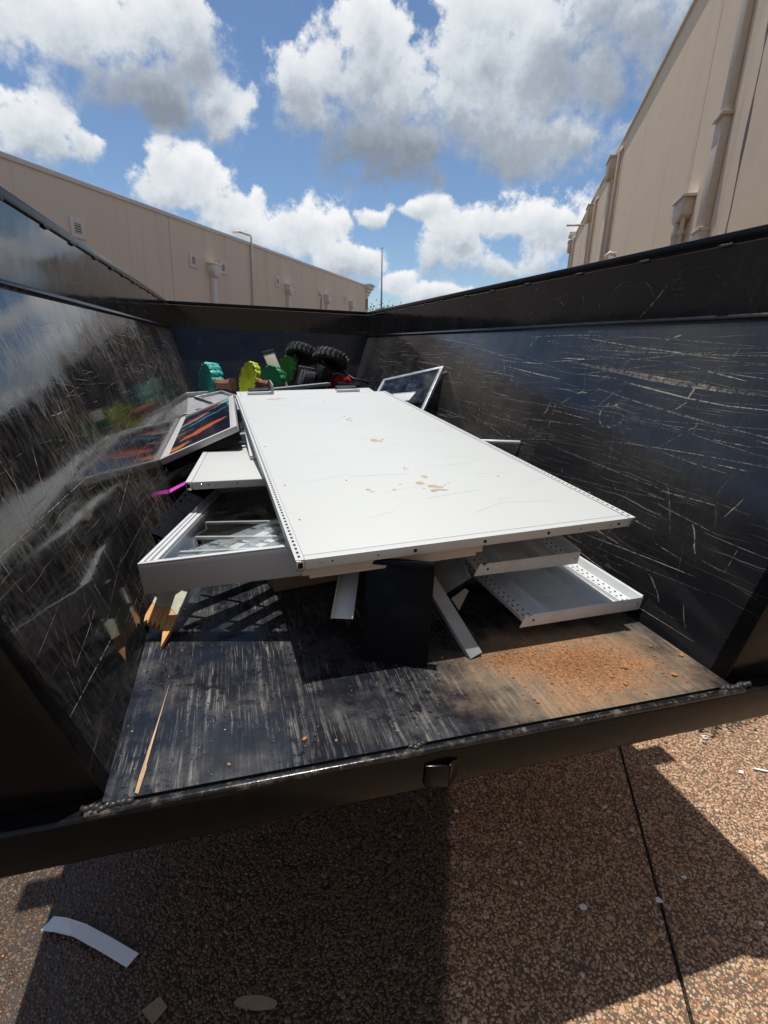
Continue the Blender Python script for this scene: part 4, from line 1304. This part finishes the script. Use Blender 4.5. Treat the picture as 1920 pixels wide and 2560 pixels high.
# dark things low down at the left
bt = thing('plastic_tub', 'black plastic tub on the floor at the left, under the picture and the small panel', 'tub', frame((-0.21, 2.72, 0.902), (0, 0, 4)))
MB().box(-0.16, 0.30, -0.34, 0.60, 0.0, 0.012).build('bottom', 'blackplastic', bt, bevel=0.004)
for (x0, x1, y0, y1) in ((-0.16, -0.148, -0.34, 0.60), (0.288, 0.30, -0.34, 0.60), (-0.147, 0.287, -0.34, -0.328), (-0.147, 0.287, 0.588, 0.60)):
    MB().box(x0, x1, y0, y1, 0.0125, 0.105).build('side', 'blackgloss', bt, bevel=0.004)
sb = thing('slotted_bracket', 'black slotted steel bracket leaning on the left wall above the display frame', 'bracket', axes((-0.350, 2.16, 1.045), (0.10, 0.60, 0.02), (0.26, -0.10, -0.14)))
pl_ = MB()
for i in range(5):
    pass
LB = 0.58
pl_.box(0, LB, 0, 0.012, -0.002, 0).box(0, LB, 0.022, 0.27, -0.002, 0)
xs = [0.0]
for i in range(6):
    xs += [0.05 + i * 0.09, 0.05 + i * 0.09 + 0.03]
xs.append(LB)
for a, b_ in zip(xs[0::2], xs[1::2]): pl_.box(a, b_, 0.012, 0.022, -0.002, 0)
pl_.build('plate', 'blackmatt', sb)
MB().box(0, LB, 0.085, 0.088, 0.0005, 0.006).build('folded_edge', 'blackmatt', sb, bevel=0.0008)
pk = MB().add([(-0.338, 2.800, 1.036), (-0.262, 2.850, 1.066), (-0.258, 2.905, 1.072), (-0.340, 2.855, 1.042)] + [(-0.338, 2.800, 1.032), (-0.262, 2.850, 1.062), (-0.258, 2.905, 1.068), (-0.340, 2.855, 1.038)],
              [(0, 1, 2, 3), (7, 6, 5, 4), (0, 4, 5, 1), (1, 5, 6, 2), (2, 6, 7, 3), (3, 7, 4, 0)]).build('plastic_strip', 'pink')
tag(pk, 'bright magenta plastic strip between the left wall and the small white panel', 'strip')

# ------------------------------------------------------------------ shelf trays at the right
def tray(label, mat4, W_, L_, two_level=True):
    t = thing('shelf_tray', label, 'shelf', mat4, 'white shelf trays on the right')
    prof = [(0.0, 0.034), (0.006, 0.030), (0.018, 0.004), (0.022, 0.001), (0.028, 0.0062), (0.074, 0.0072), (0.079, -0.004), (0.112, -0.006), (0.128, 0.014), (0.140, 0.014), (0.156, -0.016), (W_ / 2, -0.018)]
    prof = prof + [(W_ - x, z) for x, z in prof[-2::-1]]
    th = 0.0016
    mb = MB()
    k = len(prof)
    for (x, z) in prof: mb.v += [(x, 0.002, z), (x, L_, z), (x, 0.002, z - th), (x, L_, z - th)]
    for i in range(k - 1):
        a, b_ = 4 * i, 4 * (i + 1)
        mb.f += [(a, b_, b_ + 1, a + 1), (a + 2, a + 3, b_ + 3, b_ + 2), (a, a + 2, b_ + 2, b_), (a + 1, b_ + 1, b_ + 3, a + 3)]
    mb.f += [(0, 1, 3, 2), (4 * k - 4, 4 * k - 2, 4 * k - 1, 4 * k - 3)]
    deck = mb.build('deck', 'white2', t)
    hm = MB()
    for x in (0.040, 0.062, W_ - 0.062, W_ - 0.040):
        zz = 0.0075 if x < W_ / 2 else 0.0075
        y = 0.03
        while y < L_ - 0.02:
            hm.cyl((x, y, zz - 0.001), (x, y, zz + 0.0012), 0.0034, None, 8)
            y += 0.030
    hm.build('perforations', 'hole', t)['kind'] = 'stuff'
    ff = MB().prism([(0.012, -0.020), (W_ - 0.006, -0.020), (W_ - 0.001, 0.028), (0.060, 0.024), (0.050, 0.016), (0.044, 0.016), (0.040, 0.024), (0.032, 0.026)], 0.0, 0.0018,
                    Matrix(((1, 0, 0, 0), (0, 0, 1, 0), (0, 1, 0, 0), (0, 0, 0, 1)))).build('front_flange', 'white2', t, bevel=0.0005)
    for (x, r_) in ((W_ - 0.035, 0.0055), (W_ - 0.020, 0.003), (0.062, 0.0045)):
        MB().cyl((x, 0.0005, 0.002), (x, -0.0004, 0.002), r_, None, 12).build('bolt_hole', 'paper' if r_ > 0.005 else 'hole', ff)
    for x in (0.086, W_ - 0.072):
        MB().box(x, x + 0.014, -0.0005, 0.0003, 0.004, 0.012).build('slot', 'paper', ff)
    return t


tray('white steel shelf tray lying lowest on the right, front edge nearest the earth', axes((0.852, 1.285, 0.968), (0.53, 0.035, -0.008), (-0.06, 0.6, 0.03)), 0.525, 0.62)
tray('white steel shelf tray wedged between the lower tray and the big panel', axes((0.742, 1.425, 1.098), (0.42, 0.0, 0.012), (0.0, 0.6, 0.055)), 0.425, 0.62)
# grey channel propped from the floor to the load
gc = thing('steel_channel', 'grey steel channel propped from the floor up under the big panel', 'channel', axes((0.664, 1.222, 0.9035), (-0.155, 0.330, 0.300), (0.97, 0.25, 0.22)))
LG = 0.47
MB().box(0, LG, 0, 0.046, 0, 0.002).build('web', 'grey', gc, bevel=0.0006)
MB().box(0, LG, 0, 0.002, 0.0022, 0.022).build('flange', 'grey', gc, bevel=0.0006)
MB().box(0, LG, 0.044, 0.046, 0.0022, 0.022).build('flange', 'grey', gc, bevel=0.0006)
MB().cyl((0.33, 0.023, 0.0016), (0.33, 0.023, 0.0024), 0.011, None, 14).build('bolt_hole', 'hole', gc)
for y_ in (0.010, 0.036):
    MB().cyl((0.0, y_, 0.010), (-0.004, y_, 0.010), 0.008, None, 12).build('foot_pad', 'blackplastic', gc)
gs = thing('steel_sheet', 'dark grey folded sheet just behind the propped steel channel', 'sheet', axes((0.66, 1.52, 0.95), (0.10, -0.05, 0.10), (-0.05, 0.25, 0.10)))
MB().box(0, 0.16, 0, 0.22, -0.002, 0).build('face', 'grey', gs, bevel=0.0006)
MB().box(0.158, 0.16, 0, 0.22, 0.0005, 0.03).build('fold', 'grey', gs, bevel=0.0006)
shd = MB().prism([(0, 0), (0.075, 0.045), (0.070, 0.060), (0.0, 0.050)], 0, 0.004).build('cream_shard', 'beige', None, axes((0.735, 1.475, 0.925), (0.9, 0.2, 0.25), (-0.1, 0.6, 0.5)))
tag(shd, 'small cream coloured triangular shard beside the propped steel channel', 'shard')
# white U channel
wc = thing('steel_channel', 'white U-shaped channel jutting out under the middle of the big panel', 'channel', axes((0.2445, 1.292, 1.056), (0.075, 0.235, 0.052), (0.94, -0.30, 0.0)))
LC = 0.48
MB().box(0, LC, 0, 0.062, -0.002, 0).build('web', 'white2', wc, bevel=0.0006)
for y_ in (0.0, 0.060):
    MB().prism([(-0.016, -0.020), (-0.016, -0.012), (0.012, 0.004), (LC, 0.004), (LC, -0.020)], y_, y_ + 0.002, Matrix(((1, 0, 0, 0), (0, 0, 1, 0), (0, 1, 0, 0), (0, 0, 0, 1)))).build('flange', 'white2', wc)
# standing black sheet, widened leftward to stand in for dark floor shade
bs = thing('black_sheet', 'glossy black sheet standing on the floor under the near edge of the big panel', 'sheet', axes((0.520, 1.2165, 0.9015), (-0.150, 0.068, 0.0), (0.020, 0.064, 0.305)))
MB().box(0, 0.203, 0, 0.318, -0.004, 0).build('face', 'blackmatt', bs, bevel=0.001)
MB().box(0.002, 0.201, 0.300, 0.317, -0.030, -0.0045).build('folded_top', 'blackmatt', bs, bevel=0.001)
cb = thing('cardboard_box', 'brown cardboard box deep under the load, with a loose printed label', 'box', frame((0.12, 1.80, 0.902), (0, 0, 12)))
MB().box(0, 0.30, 0, 0.28, 0, 0.135).build('carton', 'cardboard', cb, bevel=0.002)
MB().box(0.05, 0.25, -0.003, -0.0005, 0.085, 0.125).build('label_tape', 'tape', cb)
rdd = MB().tube([(1.18, 2.72, 1.31), (1.36, 2.58, 1.325), (1.500, 2.455, 1.338)], 0.011, 10).build('white_rod', 'white2', smooth=True)
tag(rdd, 'thin white rod reaching from under the big panel to the right wall', 'rod')

# ------------------------------------------------------------------ glass door against the right wall
gd = thing('glass_door', 'silver framed smoked glass door leaning on the right wall beyond the big panel', 'door', axes((1.612, 3.870, 1.680), (-0.361, 0.425, -0.135), (-0.268, -0.275, -0.286)))
WG, LG2 = 0.574, 0.66
lip_frame(gd, WG, LG2, 0.0, 0.026, -0.012, 0.012, 'alu', 'frame_bar')
MB().box(0.027, WG - 0.027, 0.027, LG2 - 0.027, -0.002, 0.002).build('glass_pane', 'smoke', gd)
MB().cyl((WG - 0.02, 0.09, -0.013), (WG - 0.02, 0.09, -0.03), 0.016, None, 14).build('latch', 'blackplastic', gd)
GDM = wm(gd)
cw = MB().tube([GDM @ Vector(p) for p in ((-0.03, 0.04, -0.02), (0.02, 0.05, -0.035), (0.05, 0.10, -0.03), (0.05, 0.17, -0.025), (0.03, 0.22, -0.02))], 0.006, 8).build('cable', 'cable', smooth=True)
tag(cw, 'short grey cable looped over the corner of the glass door', 'cable')
wp = thing('white_board', 'small white board behind the glass door, seen through its pane', 'board', axes(GDM @ Vector((0.10, 0.36, 0.05)), GDM.to_3x3() @ Vector((1, -0.15, 0)), GDM.to_3x3() @ Vector((0.1, 1, 0.1))))
MB().box(0, 0.22, 0, 0.10, 0, 0.012).build('face', 'white', wp, bevel=0.002)
MB().box(0.0, 0.22, -0.006, -0.0005, 0, 0.014).build('edge_strip', 'white2', wp)

# ------------------------------------------------------------------ foam trees at the front of the bed
def foam_tree(label, loc, normal, upv, R_, th, mat, lobes, trunk=None, seed=0):
    r_ = random.Random(seed)
    nz = Vector(normal).normalized()
    t = thing('foam_tree', label, 'prop tree', axes(loc, Vector(upv) - nz * Vector(upv).dot(nz), nz.cross(Vector(upv))), 'painted foam trees at the front of the bed')
    n = lobes * 6
    lev = 7
    mb = MB()
    for j in range(lev):
        fz = j / (lev - 1)
        bul = 1 - 0.03 * (2 * fz - 1) ** 6
        for i in range(n):
            a = 2 * PI * i / n
            sc_ = abs(math.sin(a * lobes / 2 + 0.25 * math.sin(j * 1.1 + seed)))
            r = R_ * (0.88 + 0.13 * sc_ ** 0.45) * bul * (1 + r_.uniform(-0.012, 0.012))
            mb.v.append((r * math.cos(a), r * math.sin(a), (fz - 0.5) * th + r_.uniform(-.003, .003)))
    for j in range(lev - 1):
        for i in range(n):
            k = (i + 1) % n
            mb.f.append((j * n + i, j * n + k, (j + 1) * n + k, (j + 1) * n + i))
    # dished faces
    for j, sgn in ((0, -1), (lev - 1, 1)):
        b0 = len(mb.v)
        for i in range(n):
            a = 2 * PI * i / n
            mb.v.append((R_ * 0.82 * math.cos(a), R_ * 0.82 * math.sin(a), sgn * (th / 2 - 0.004)))
        c_ = len(mb.v)
        mb.v.append((0, 0, sgn * (th / 2 - 0.016)))
        for i in range(n):
            k = (i + 1) % n
            mb.f.append((j * n + i, j * n + k, b0 + k, b0 + i))
            mb.f.append((b0 + i, b0 + k, c_))
    mb.build('crown', mat, t, bevel=0.0, smooth=False)
    if trunk:
        d, L_, w_ = trunk
        d = Vector(d).normalized()
        p0 = d * R_ * 0.78
        a = Vector((0, 0, 1)); b_ = a.cross(d).normalized()
        tm = MB()
        segs = 7
        for s_ in range(segs):
            q = p0 + d * L_ * s_ / (segs - 1)
            ww = w_ * (1.15 - 0.35 * math.sin(PI * s_ / (segs - 1))) * r_.uniform(0.92, 1.08)
            for (x, y) in ((-1, -.55), (-.3, -.75), (.5, -.6), (1, -.4), (1, .5), (.2, .75), (-.6, .55), (-1, .4)):
                v = q + b_ * x * ww * 0.5 + a * y * th * 0.42
                tm.v.append(tuple(v))
        for s_ in range(segs - 1):
            for i in range(8):
                k = (i + 1) % 8
                tm.f.append((s_ * 8 + i, s_ * 8 + k, (s_ + 1) * 8 + k, (s_ + 1) * 8 + i))
        tm.f += [tuple(range(8))[::-1], tuple(range((segs - 1) * 8, segs * 8))]
        tm.build('trunk', 'trunk', t)
    return t


foam_tree('teal scalloped foam tree with brown trunk, leftmost of the painted trees', (-0.195, 5.75, 1.385), (-0.93, -0.36, 0.06), (0.1, 0.0, 1), 0.215, 0.125, 'teal', 17, ((0.10, -1.0, 0.0), 0.42, 0.10), 3)
foam_tree('yellow-green scalloped foam tree, second of the painted trees from the left', (0.205, 5.85, 1.425), (-0.90, -0.42, 0.2), (0.25, 0, 1), 0.195, 0.07, 'yelgreen', 15, ((0.05, -1.0, 0.0), 0.26, 0.08), 5)
foam_tree('dark green scalloped foam tree in front of the tan board', (0.420, 5.62, 1.435), (-0.72, -0.68, 0.12), (0.2, 0, 1), 0.160, 0.075, 'green', 13, None, 8)
foam_tree('leaf green scalloped foam tree behind the tan board, rightmost of the painted trees', (0.62, 6.02, 1.515), (-0.92, -0.38, 0.15), (-0.25, 0, 1), 0.175, 0.07, 'lgreen', 15, None, 13)
tb = thing('tan_board', 'tan board with black end strip leaning between the two green foam trees', 'board', axes((0.500, 5.80, 1.32), (0.125, 0.03, 0.036), (-0.215, 0.12, 0.32)))
MB().box(0, 0.125, 0, 0.42, -0.012, 0).build('face', 'tanboard', tb, bevel=0.002)
MB().box(-0.008, 0.137, 0.421, 0.455, -0.02, 0.006).build('end_strip', 'blackplastic', tb, bevel=0.003)
MB().box(0.126, 0.136, 0, 0.42, -0.014, 0.004).build('edge_trim', 'blackplastic', tb, bevel=0.002)
loose_bar('metal_strip', 'long dull grey metal strip lying across behind the white panels', (0.40, 5.15, 1.395), (1.02, 5.50, 1.435), 0.07, 0.03, 'grey', 'strip')

# overturned machine with two knobby wheels
mc = thing('tiller', 'overturned black garden machine with two knobby tyres and red parts by the front wall', 'machine', frame((0.95, 5.95, 1.35)))


def knobby(loc, normal, R_, wd):
    nz = Vector(normal).normalized()
    mm = axes(loc, nz.orthogonal(), nz.cross(nz.orthogonal()))
    w = MB().lathe([(R_ * .52, -wd * .42), (R_ * .80, -wd * .50), (R_ * .93, -wd * .44), (R_ * .965, 0), (R_ * .93, wd * .44), (R_ * .80, wd * .50), (R_ * .52, wd * .42)], 40, mm).build('wheel', 'rubber', mc, smooth=True, world=True)
    n = 22
    for i in range(n):
        a = 2 * PI * i / n
        for sgn in (-1, 1):
            aa = a + (PI / n if sgn > 0 else 0)
            ml = mm @ Matrix.Rotation(aa, 4, 'Z') @ Matrix.Translation((R_ * 0.955, 0, sgn * wd * 0.26)) @ Matrix.Rotation(rad(24 * sgn), 4, 'X')
            MB().box(-R_ * .05, R_ * .034, -R_ * .062, R_ * .062, -wd * .22, wd * .20, ml).build('tread_lug', 'rubber', w, world=True)
    MB().lathe([(0.002, -wd * .30), (R_ * .20, -wd * .36), (R_ * .48, -wd * .26), (R_ * .52, -wd * .40), (R_ * .52, wd * .40), (R_ * .45, wd * .25), (0.002, wd * .25)], 28, mm).build('rim', 'blackplastic', w, smooth=True, world=True)


NW = (-0.30, -0.42, -0.86)
knobby((1.065, 5.80, 1.660), NW, 0.200, 0.105)
knobby((0.785, 5.98, 1.710), NW, 0.185, 0.10)
mcx = MB()
mcx.cyl((1.045, 5.80, 1.668), Vector((1.045, 5.80, 1.668)) + Vector(NW) * 0.32, 0.03)
mcx.cyl((0.755, 5.98, 1.715), Vector((0.755, 5.98, 1.715)) + Vector(NW) * 0.34, 0.03)
mcx.build('axle_leg', 'blackplastic', mc, world=True)
gbx = MB().box(-0.07, 0.09, -0.08, 0.08, -0.10, 0.09, frame((0.955, 5.70, 1.52), (20, 15, 30))).build('gearbox', 'blackplastic', mc, world=True, bevel=0.02)
MB().box(-0.14, 0.14, -0.10, 0.10, -0.16, 0.05, frame((0.86, 5.86, 1.36), (10, 5, 15))).build('engine_block', 'blackplastic', mc, world=True, bevel=0.015)
for i in range(7):
    MB().box(-0.008, 0.006, -0.075, 0.06, -0.07, 0.085, frame((0.735 + i * 0.026, 5.70 + i * 0.006, 1.46), (14, 16, 18))).build('cooling_fin', 'darkmetal', mc, world=True, bevel=0.002)
MB().box(-0.10, 0.10, -0.012, 0.012, -0.015, 0.015, frame((0.80, 5.70, 1.565), (10, 8, 14))).build('guard_bar', 'darkmetal', mc, world=True, bevel=0.006)
MB().prism([(-0.09, -0.09), (0.09, -0.09), (0.07, 0.06), (-0.02, 0.09), (-0.07, 0.03)], -0.07, 0.07, frame((1.15, 5.84, 1.42), (78, 10, 22))).build('red_housing', 'red', mc, world=True, bevel=0.02)
MB().cyl((1.19, 5.60, 1.44), (1.23, 5.56, 1.475), 0.028, 0.034, 12).build('fuel_cap', 'red', mc, world=True, bevel=0.006)
MB().tube([(1.07, 5.84, 1.60), (1.22, 5.72, 1.52), (1.30, 5.66, 1.47), (1.42, 5.60, 1.45), (1.46, 5.62, 1.42)], 0.014, 8).build('handlebar', 'blackplastic', mc, world=True, smooth=True)
MB().box(-0.13, 0.12, -0.08, 0.08, -0.03, 0.03, frame((1.22, 5.60, 1.40), (0, 6, 10))).build('belt_cover', 'blackplastic', mc, world=True, bevel=0.015)

# ------------------------------------------------------------------ broken plank, splinter, earth and litter in the bed
bp = thing('broken_plank', 'broken plank with cream paint and orange splintered end, on the floor at left', 'plank', axes((-0.262, 1.487, 0.9075), (0.115, 0.40, 0.135), (-0.92, 0.30, 0.0)))
MB().prism([(0.150, -0.0051), (0.166, 0.0179), (0.160, 0.0435), (0.182, 0.0742), (0.34, 0.0819), (0.34, -0.0256), (0.125, -0.0256)], -0.009, 0.009).build('painted_length', 'woodpaint', bp, bevel=0.0015)
MB().prism([(0.0, -0.0195), (0.06, -0.0250), (0.1245, -0.0253), (0.1495, -0.0051), (0.1654, 0.0179), (0.1595, 0.0435), (0.181, 0.0740), (0.128, 0.0765), (0.098, 0.070), (0.108, 0.062), (0.090, 0.055), (0.104, 0.048), (0.084, 0.040), (0.100, 0.032), (0.074, 0.024), (0.092, 0.015), (0.066, 0.006), (0.072, 0.0), (0.045, -0.008), (0.03, -0.012)], -0.0075, 0.0078).build('splintered_end', 'wood', bp)
spl = MB().prism([(0.0, -0.0042), (0.004, 0.0030), (0.05, 0.0039), (0.10, 0.0030), (0.12, 0.0033), (0.20, 0.0012), (0.30, 0.0006), (0.385, 0.0000), (0.28, -0.0012), (0.16, -0.0024), (0.08, -0.0036), (0.07, -0.0054), (0.03, -0.0048)], 0, 0.0018).build('wood_splinter', 'palewood', None, axes((-0.232, 0.934, 0.9012), (0.03, 0.38, 0), (-1, 0.08, 0)))
tag(spl, 'long pale wood splinter lying on the floor by the rear left corner', 'splinter')


def crumbs(name, n, pos, size, mat, label, cat):
    """little angular chunks lying on the bed; pos(n)->(n,2)"""
    P2 = pos(n)
    n = len(P2)
    s_ = size(n)
    base = np.array([(1, 0, 0), (-1, 0, 0), (0, 1, 0), (0, -1, 0), (0, 0, 1), (0, 0, -0.5)], np.float32)
    V_ = base[None] * s_[:, None, None] * nrg.uniform(0.55, 1.25, (n, 6, 1))
    V_[:, :, 2] *= 0.6
    a = nrg.uniform(0, 2 * PI, n)
    x = V_[:, :, 0] * np.cos(a)[:, None] - V_[:, :, 1] * np.sin(a)[:, None]
    y = V_[:, :, 0] * np.sin(a)[:, None] + V_[:, :, 1] * np.cos(a)[:, None]
    V_[:, :, 0] = x + P2[:, 0:1]; V_[:, :, 1] = y + P2[:, 1:2]; V_[:, :, 2] += FZ + 0.25 * s_[:, None]
    fb = np.array([(0, 2, 4), (2, 1, 4), (1, 3, 4), (3, 0, 4), (2, 0, 5), (1, 2, 5), (3, 1, 5), (0, 3, 5)])
    o = fast_mesh(name, V_.reshape(-1, 3), (fb[None] + (np.arange(n) * 6)[:, None, None]).reshape(-1, 3), mat, smooth=False)
    return tag(o, label, cat, kind='stuff')


def bed_clip(P2):
    k = (P2[:, 0] > XL + 0.01) & (P2[:, 0] < XR - 0.01) & (P2[:, 1] > 0.94) & (P2[:, 1] < 1.9)
    return P2[k]


def earth_pos(n):
    parts = [nrg.normal((0.98, 1.13), (0.10, 0.055), (int(n * .50), 2)), nrg.normal((0.77, 1.205), (0.085, 0.030), (int(n * .22), 2)),
             nrg.normal((1.16, 1.05), (0.17, 0.06), (int(n * .14), 2)), nrg.normal((1.27, 1.13), (0.04, 0.09), (int(n * .05), 2)), nrg.normal((0.95, 1.08), (0.28, 0.10), (int(n * .09), 2))]
    return bed_clip(np.concatenate(parts))


crumbs('earth_crumbs', 17000, earth_pos, lambda n: np.clip(nrg.lognormal(math.log(0.00085), 0.60, n), 0.0004, 0.006), 'earth', 'spilled orange earth and crumbs on the right of the bed floor', 'earth')
crumbs('floor_grit', 1500, lambda n: bed_clip(np.stack([nrg.uniform(XL, XR, n), nrg.uniform(0.94, 1.8, n)], 1)), lambda n: np.clip(nrg.lognormal(math.log(0.0009), 0.5, n), 0.0005, 0.004), 'crumb', 'fine pale grit scattered all over the bed floor', 'grit')


def chunk(name, label, x, y, z, r, mat, cat, seed):
    r_ = random.Random(seed)
    bm = bmesh.new()
    bmesh.ops.create_icosphere(bm, subdivisions=2, radius=1.0)
    for v in bm.verts:
        k = r_.uniform(0.72, 1.15)
        v.co = Vector((v.co.x * r * k * 1.2, v.co.y * r * k * 0.9, v.co.z * r * k * 0.6))
    me = bpy.data.meshes.new(name); bm.to_mesh(me); bm.free()
    me.materials.append(M[mat])
    o = bpy.data.objects.new(name, me)
    link(o, None, frame((x, y, z + r * 0.55), (0, 0, seed * 37)))
    return tag(o, label, cat)


chunk('earth_clod', 'largest lone orange clod on the bare floor left of the earth', 0.126, 1.007, FZ, 0.0061, 'earth', 'clod', 1)
chunk('earth_clod', 'small reddish clod right of the largest lone clod', 0.199, 0.985, FZ, 0.0036, 'earth', 'clod', 2)
chunk('earth_clod', 'tiny red clod near the rear lip at the left', -0.047, 0.971, FZ, 0.0040, 'earth', 'clod', 3)
chunk('earth_clod', 'orange clod by the right wall near the rear corner', 1.228, 1.006, FZ, 0.0072, 'earth', 'clod', 4)
chunk('earth_clod', 'orange clod beside the right wall beyond the rear corner clod', 1.335, 1.088, FZ, 0.0072, 'earth', 'clod', 5)
chunk('earth_clod', 'pale orange clod at the right edge of the spilled earth', 1.11, 1.075, FZ, 0.0086, 'earth', 'clod', 6)
chunk('earth_clod', 'orange clod in front of the spilled earth, near the rear lip', 1.05, 1.005, FZ, 0.0065, 'earth', 'clod', 7)

# ------------------------------------------------------------------ litter on the pavement
ps = MB()
sec = []
for i, (x, y, z) in enumerate(((-0.654, 1.389, 0.014), (-0.610, 1.365, 0.026), (-0.55, 1.338, 0.022), (-0.46, 1.275, 0.014), (-0.379, 1.212, 0.012))):
    d = Vector((0.84, -0.54, 0)).normalized()
    nn = Vector((0.54, 0.84, 0)) * 0.0165
    q = Vector((x, y, z))
    sec.append((q - nn, q + nn + Vector((0.012, 0, 0.012 if i in (0, 1) else 0.004))))
for t_ in (0, -0.0012):
    k0 = len(ps.v)
    for a, b_ in sec: ps.v += [(a.x, a.y, a.z + t_), (b_.x, b_.y, b_.z + t_)]
    for i in range(len(sec) - 1):
        f = (k0 + 2 * i, k0 + 2 * i + 2, k0 + 2 * i + 3, k0 + 2 * i + 1)
        ps.f.append(f if t_ == 0 else f[::-1])
pso = ps.build('paper_strip', 'paper', normals=False)
tag(pso, 'long white folded strip lying on the dark pavement at lower left', 'strip')


def flat_scrap(name, label, cat, pts, z, th, mat, curl=0.0):
    n = len(pts)
    cx_ = sum(p[0] for p in pts) / n; cy_ = sum(p[1] for p in pts) / n
    o = MB().prism([(x - cx_, y - cy_) for x, y in pts], 0, th).build(name, mat, None, frame((cx_, cy_, z), (curl, curl * 0.6, 0)))
    return tag(o, label, cat)


flat_scrap('tile_shard', 'dull diamond-shaped shard at the bottom edge of the pavement', 'shard', [(-0.330, 1.075), (-0.285, 1.098), (-0.262, 1.067), (-0.297, 1.035)], 0.007, 0.003, 'leafdry', 3)
lv = []
for i in range(13):
    a = 2 * PI * i / 13
    a += rng.uniform(-0.12, 0.12)
    lv.append((-0.02 + rng.uniform(0.92, 1.06) * 0.062 * math.cos(a) * math.cos(-0.3) - 0.018 * math.sin(a) * math.sin(-0.3), 1.012 + 0.062 * math.cos(a) * math.sin(-0.3) + 0.018 * math.sin(a) * math.cos(-0.3)))
lfo = flat_scrap('dry_leaf', 'long brown dry leaf at the bottom middle of the pavement', 'leaf', lv, 0.008, 0.0012, 'leafdry', 3)
for k, (x, y, r_, lab) in enumerate([(0.799, 1.462, .016, 'small pale scrap on the shaded pavement right under the tailgate catch'), (1.064, 1.001, .017, 'white paper scrap in the middle of the shaded pavement'), (1.337, 0.95, .017, 'white scrap close to the slab joint, nearest the camera'),
                                     (1.494, 0.997, .012, 'white scrap right of the slab joint in the shade'), (1.412, 1.326, .012, 'small white scrap left of the joint in the upper shade'), (2.052, 1.643, .022, 'white scrap on the sunlit pavement nearest the rear beam'),
                                     (2.188, 1.552, .020, 'white scrap on the sunlit pavement below the weeds'), (0.98, 1.27, .010, 'tiny pale scrap in the shade above the white paper scrap'), (1.62, 0.80, .011, 'tiny white scrap at the lower corner of the shadow'), (2.16, 1.33, .016, 'white scrap by the right edge of the picture on sunlit pavement')]):
    n = 7
    pts = [(x + r_ * rng.uniform(0.5, 1.1) * math.cos(2 * PI * i / n), y + r_ * rng.uniform(0.35, 0.8) * math.sin(2 * PI * i / n)) for i in range(n)]
    flat_scrap('paper_scrap', lab, 'scrap', pts, 0.006, 0.0015, 'paper', rng.uniform(-6, 6))['group'] = 'white scraps on the pavement'
flat_scrap('paper_strip', 'thin white strip at the right edge on the sunlit pavement', 'strip', [(2.235, 1.325), (2.35, 1.262), (2.352, 1.27), (2.24, 1.334)], 0.007, 0.0015, 'paper', 2)

wd = thing('weed', 'low green weed and dead leaves on the pavement under the right rear corner', 'weed', frame((2.38, 1.655, 0)))
lm, ds_ = MB(), MB()
for i in range(460):
    a, d = rng.uniform(0, 2 * PI), abs(rng.gauss(0, 0.13))
    x, y = d * math.cos(a) * 1.5 + rng.gauss(0, 0.05), d * math.sin(a) * 0.45
    L_ = rng.uniform(0.012, 0.035)
    th = rng.uniform(0, 2 * PI)
    up = rng.uniform(0.1, 0.8)
    c_, s_ = math.cos(th), math.sin(th)
    z = rng.uniform(0.004, 0.03)
    tgt = lm if i % 3 == 0 else ds_
    tgt.add([(x, y, z), (x + L_ * .5 * c_ - L_ * .3 * s_, y + L_ * .5 * s_ + L_ * .3 * c_, z + L_ * up * .6), (x + L_ * c_, y + L_ * s_, z + L_ * up * .7), (x + L_ * .5 * c_ + L_ * .3 * s_, y + L_ * .5 * s_ - L_ * .3 * c_, z + L_ * up * .5)], [(0, 1, 2), (0, 2, 3)])
lm.build('leaves', 'leaf', wd, normals=False)['kind'] = 'stuff'
ds_.build('dead_leaves', 'bark', wd, normals=False)['kind'] = 'stuff'
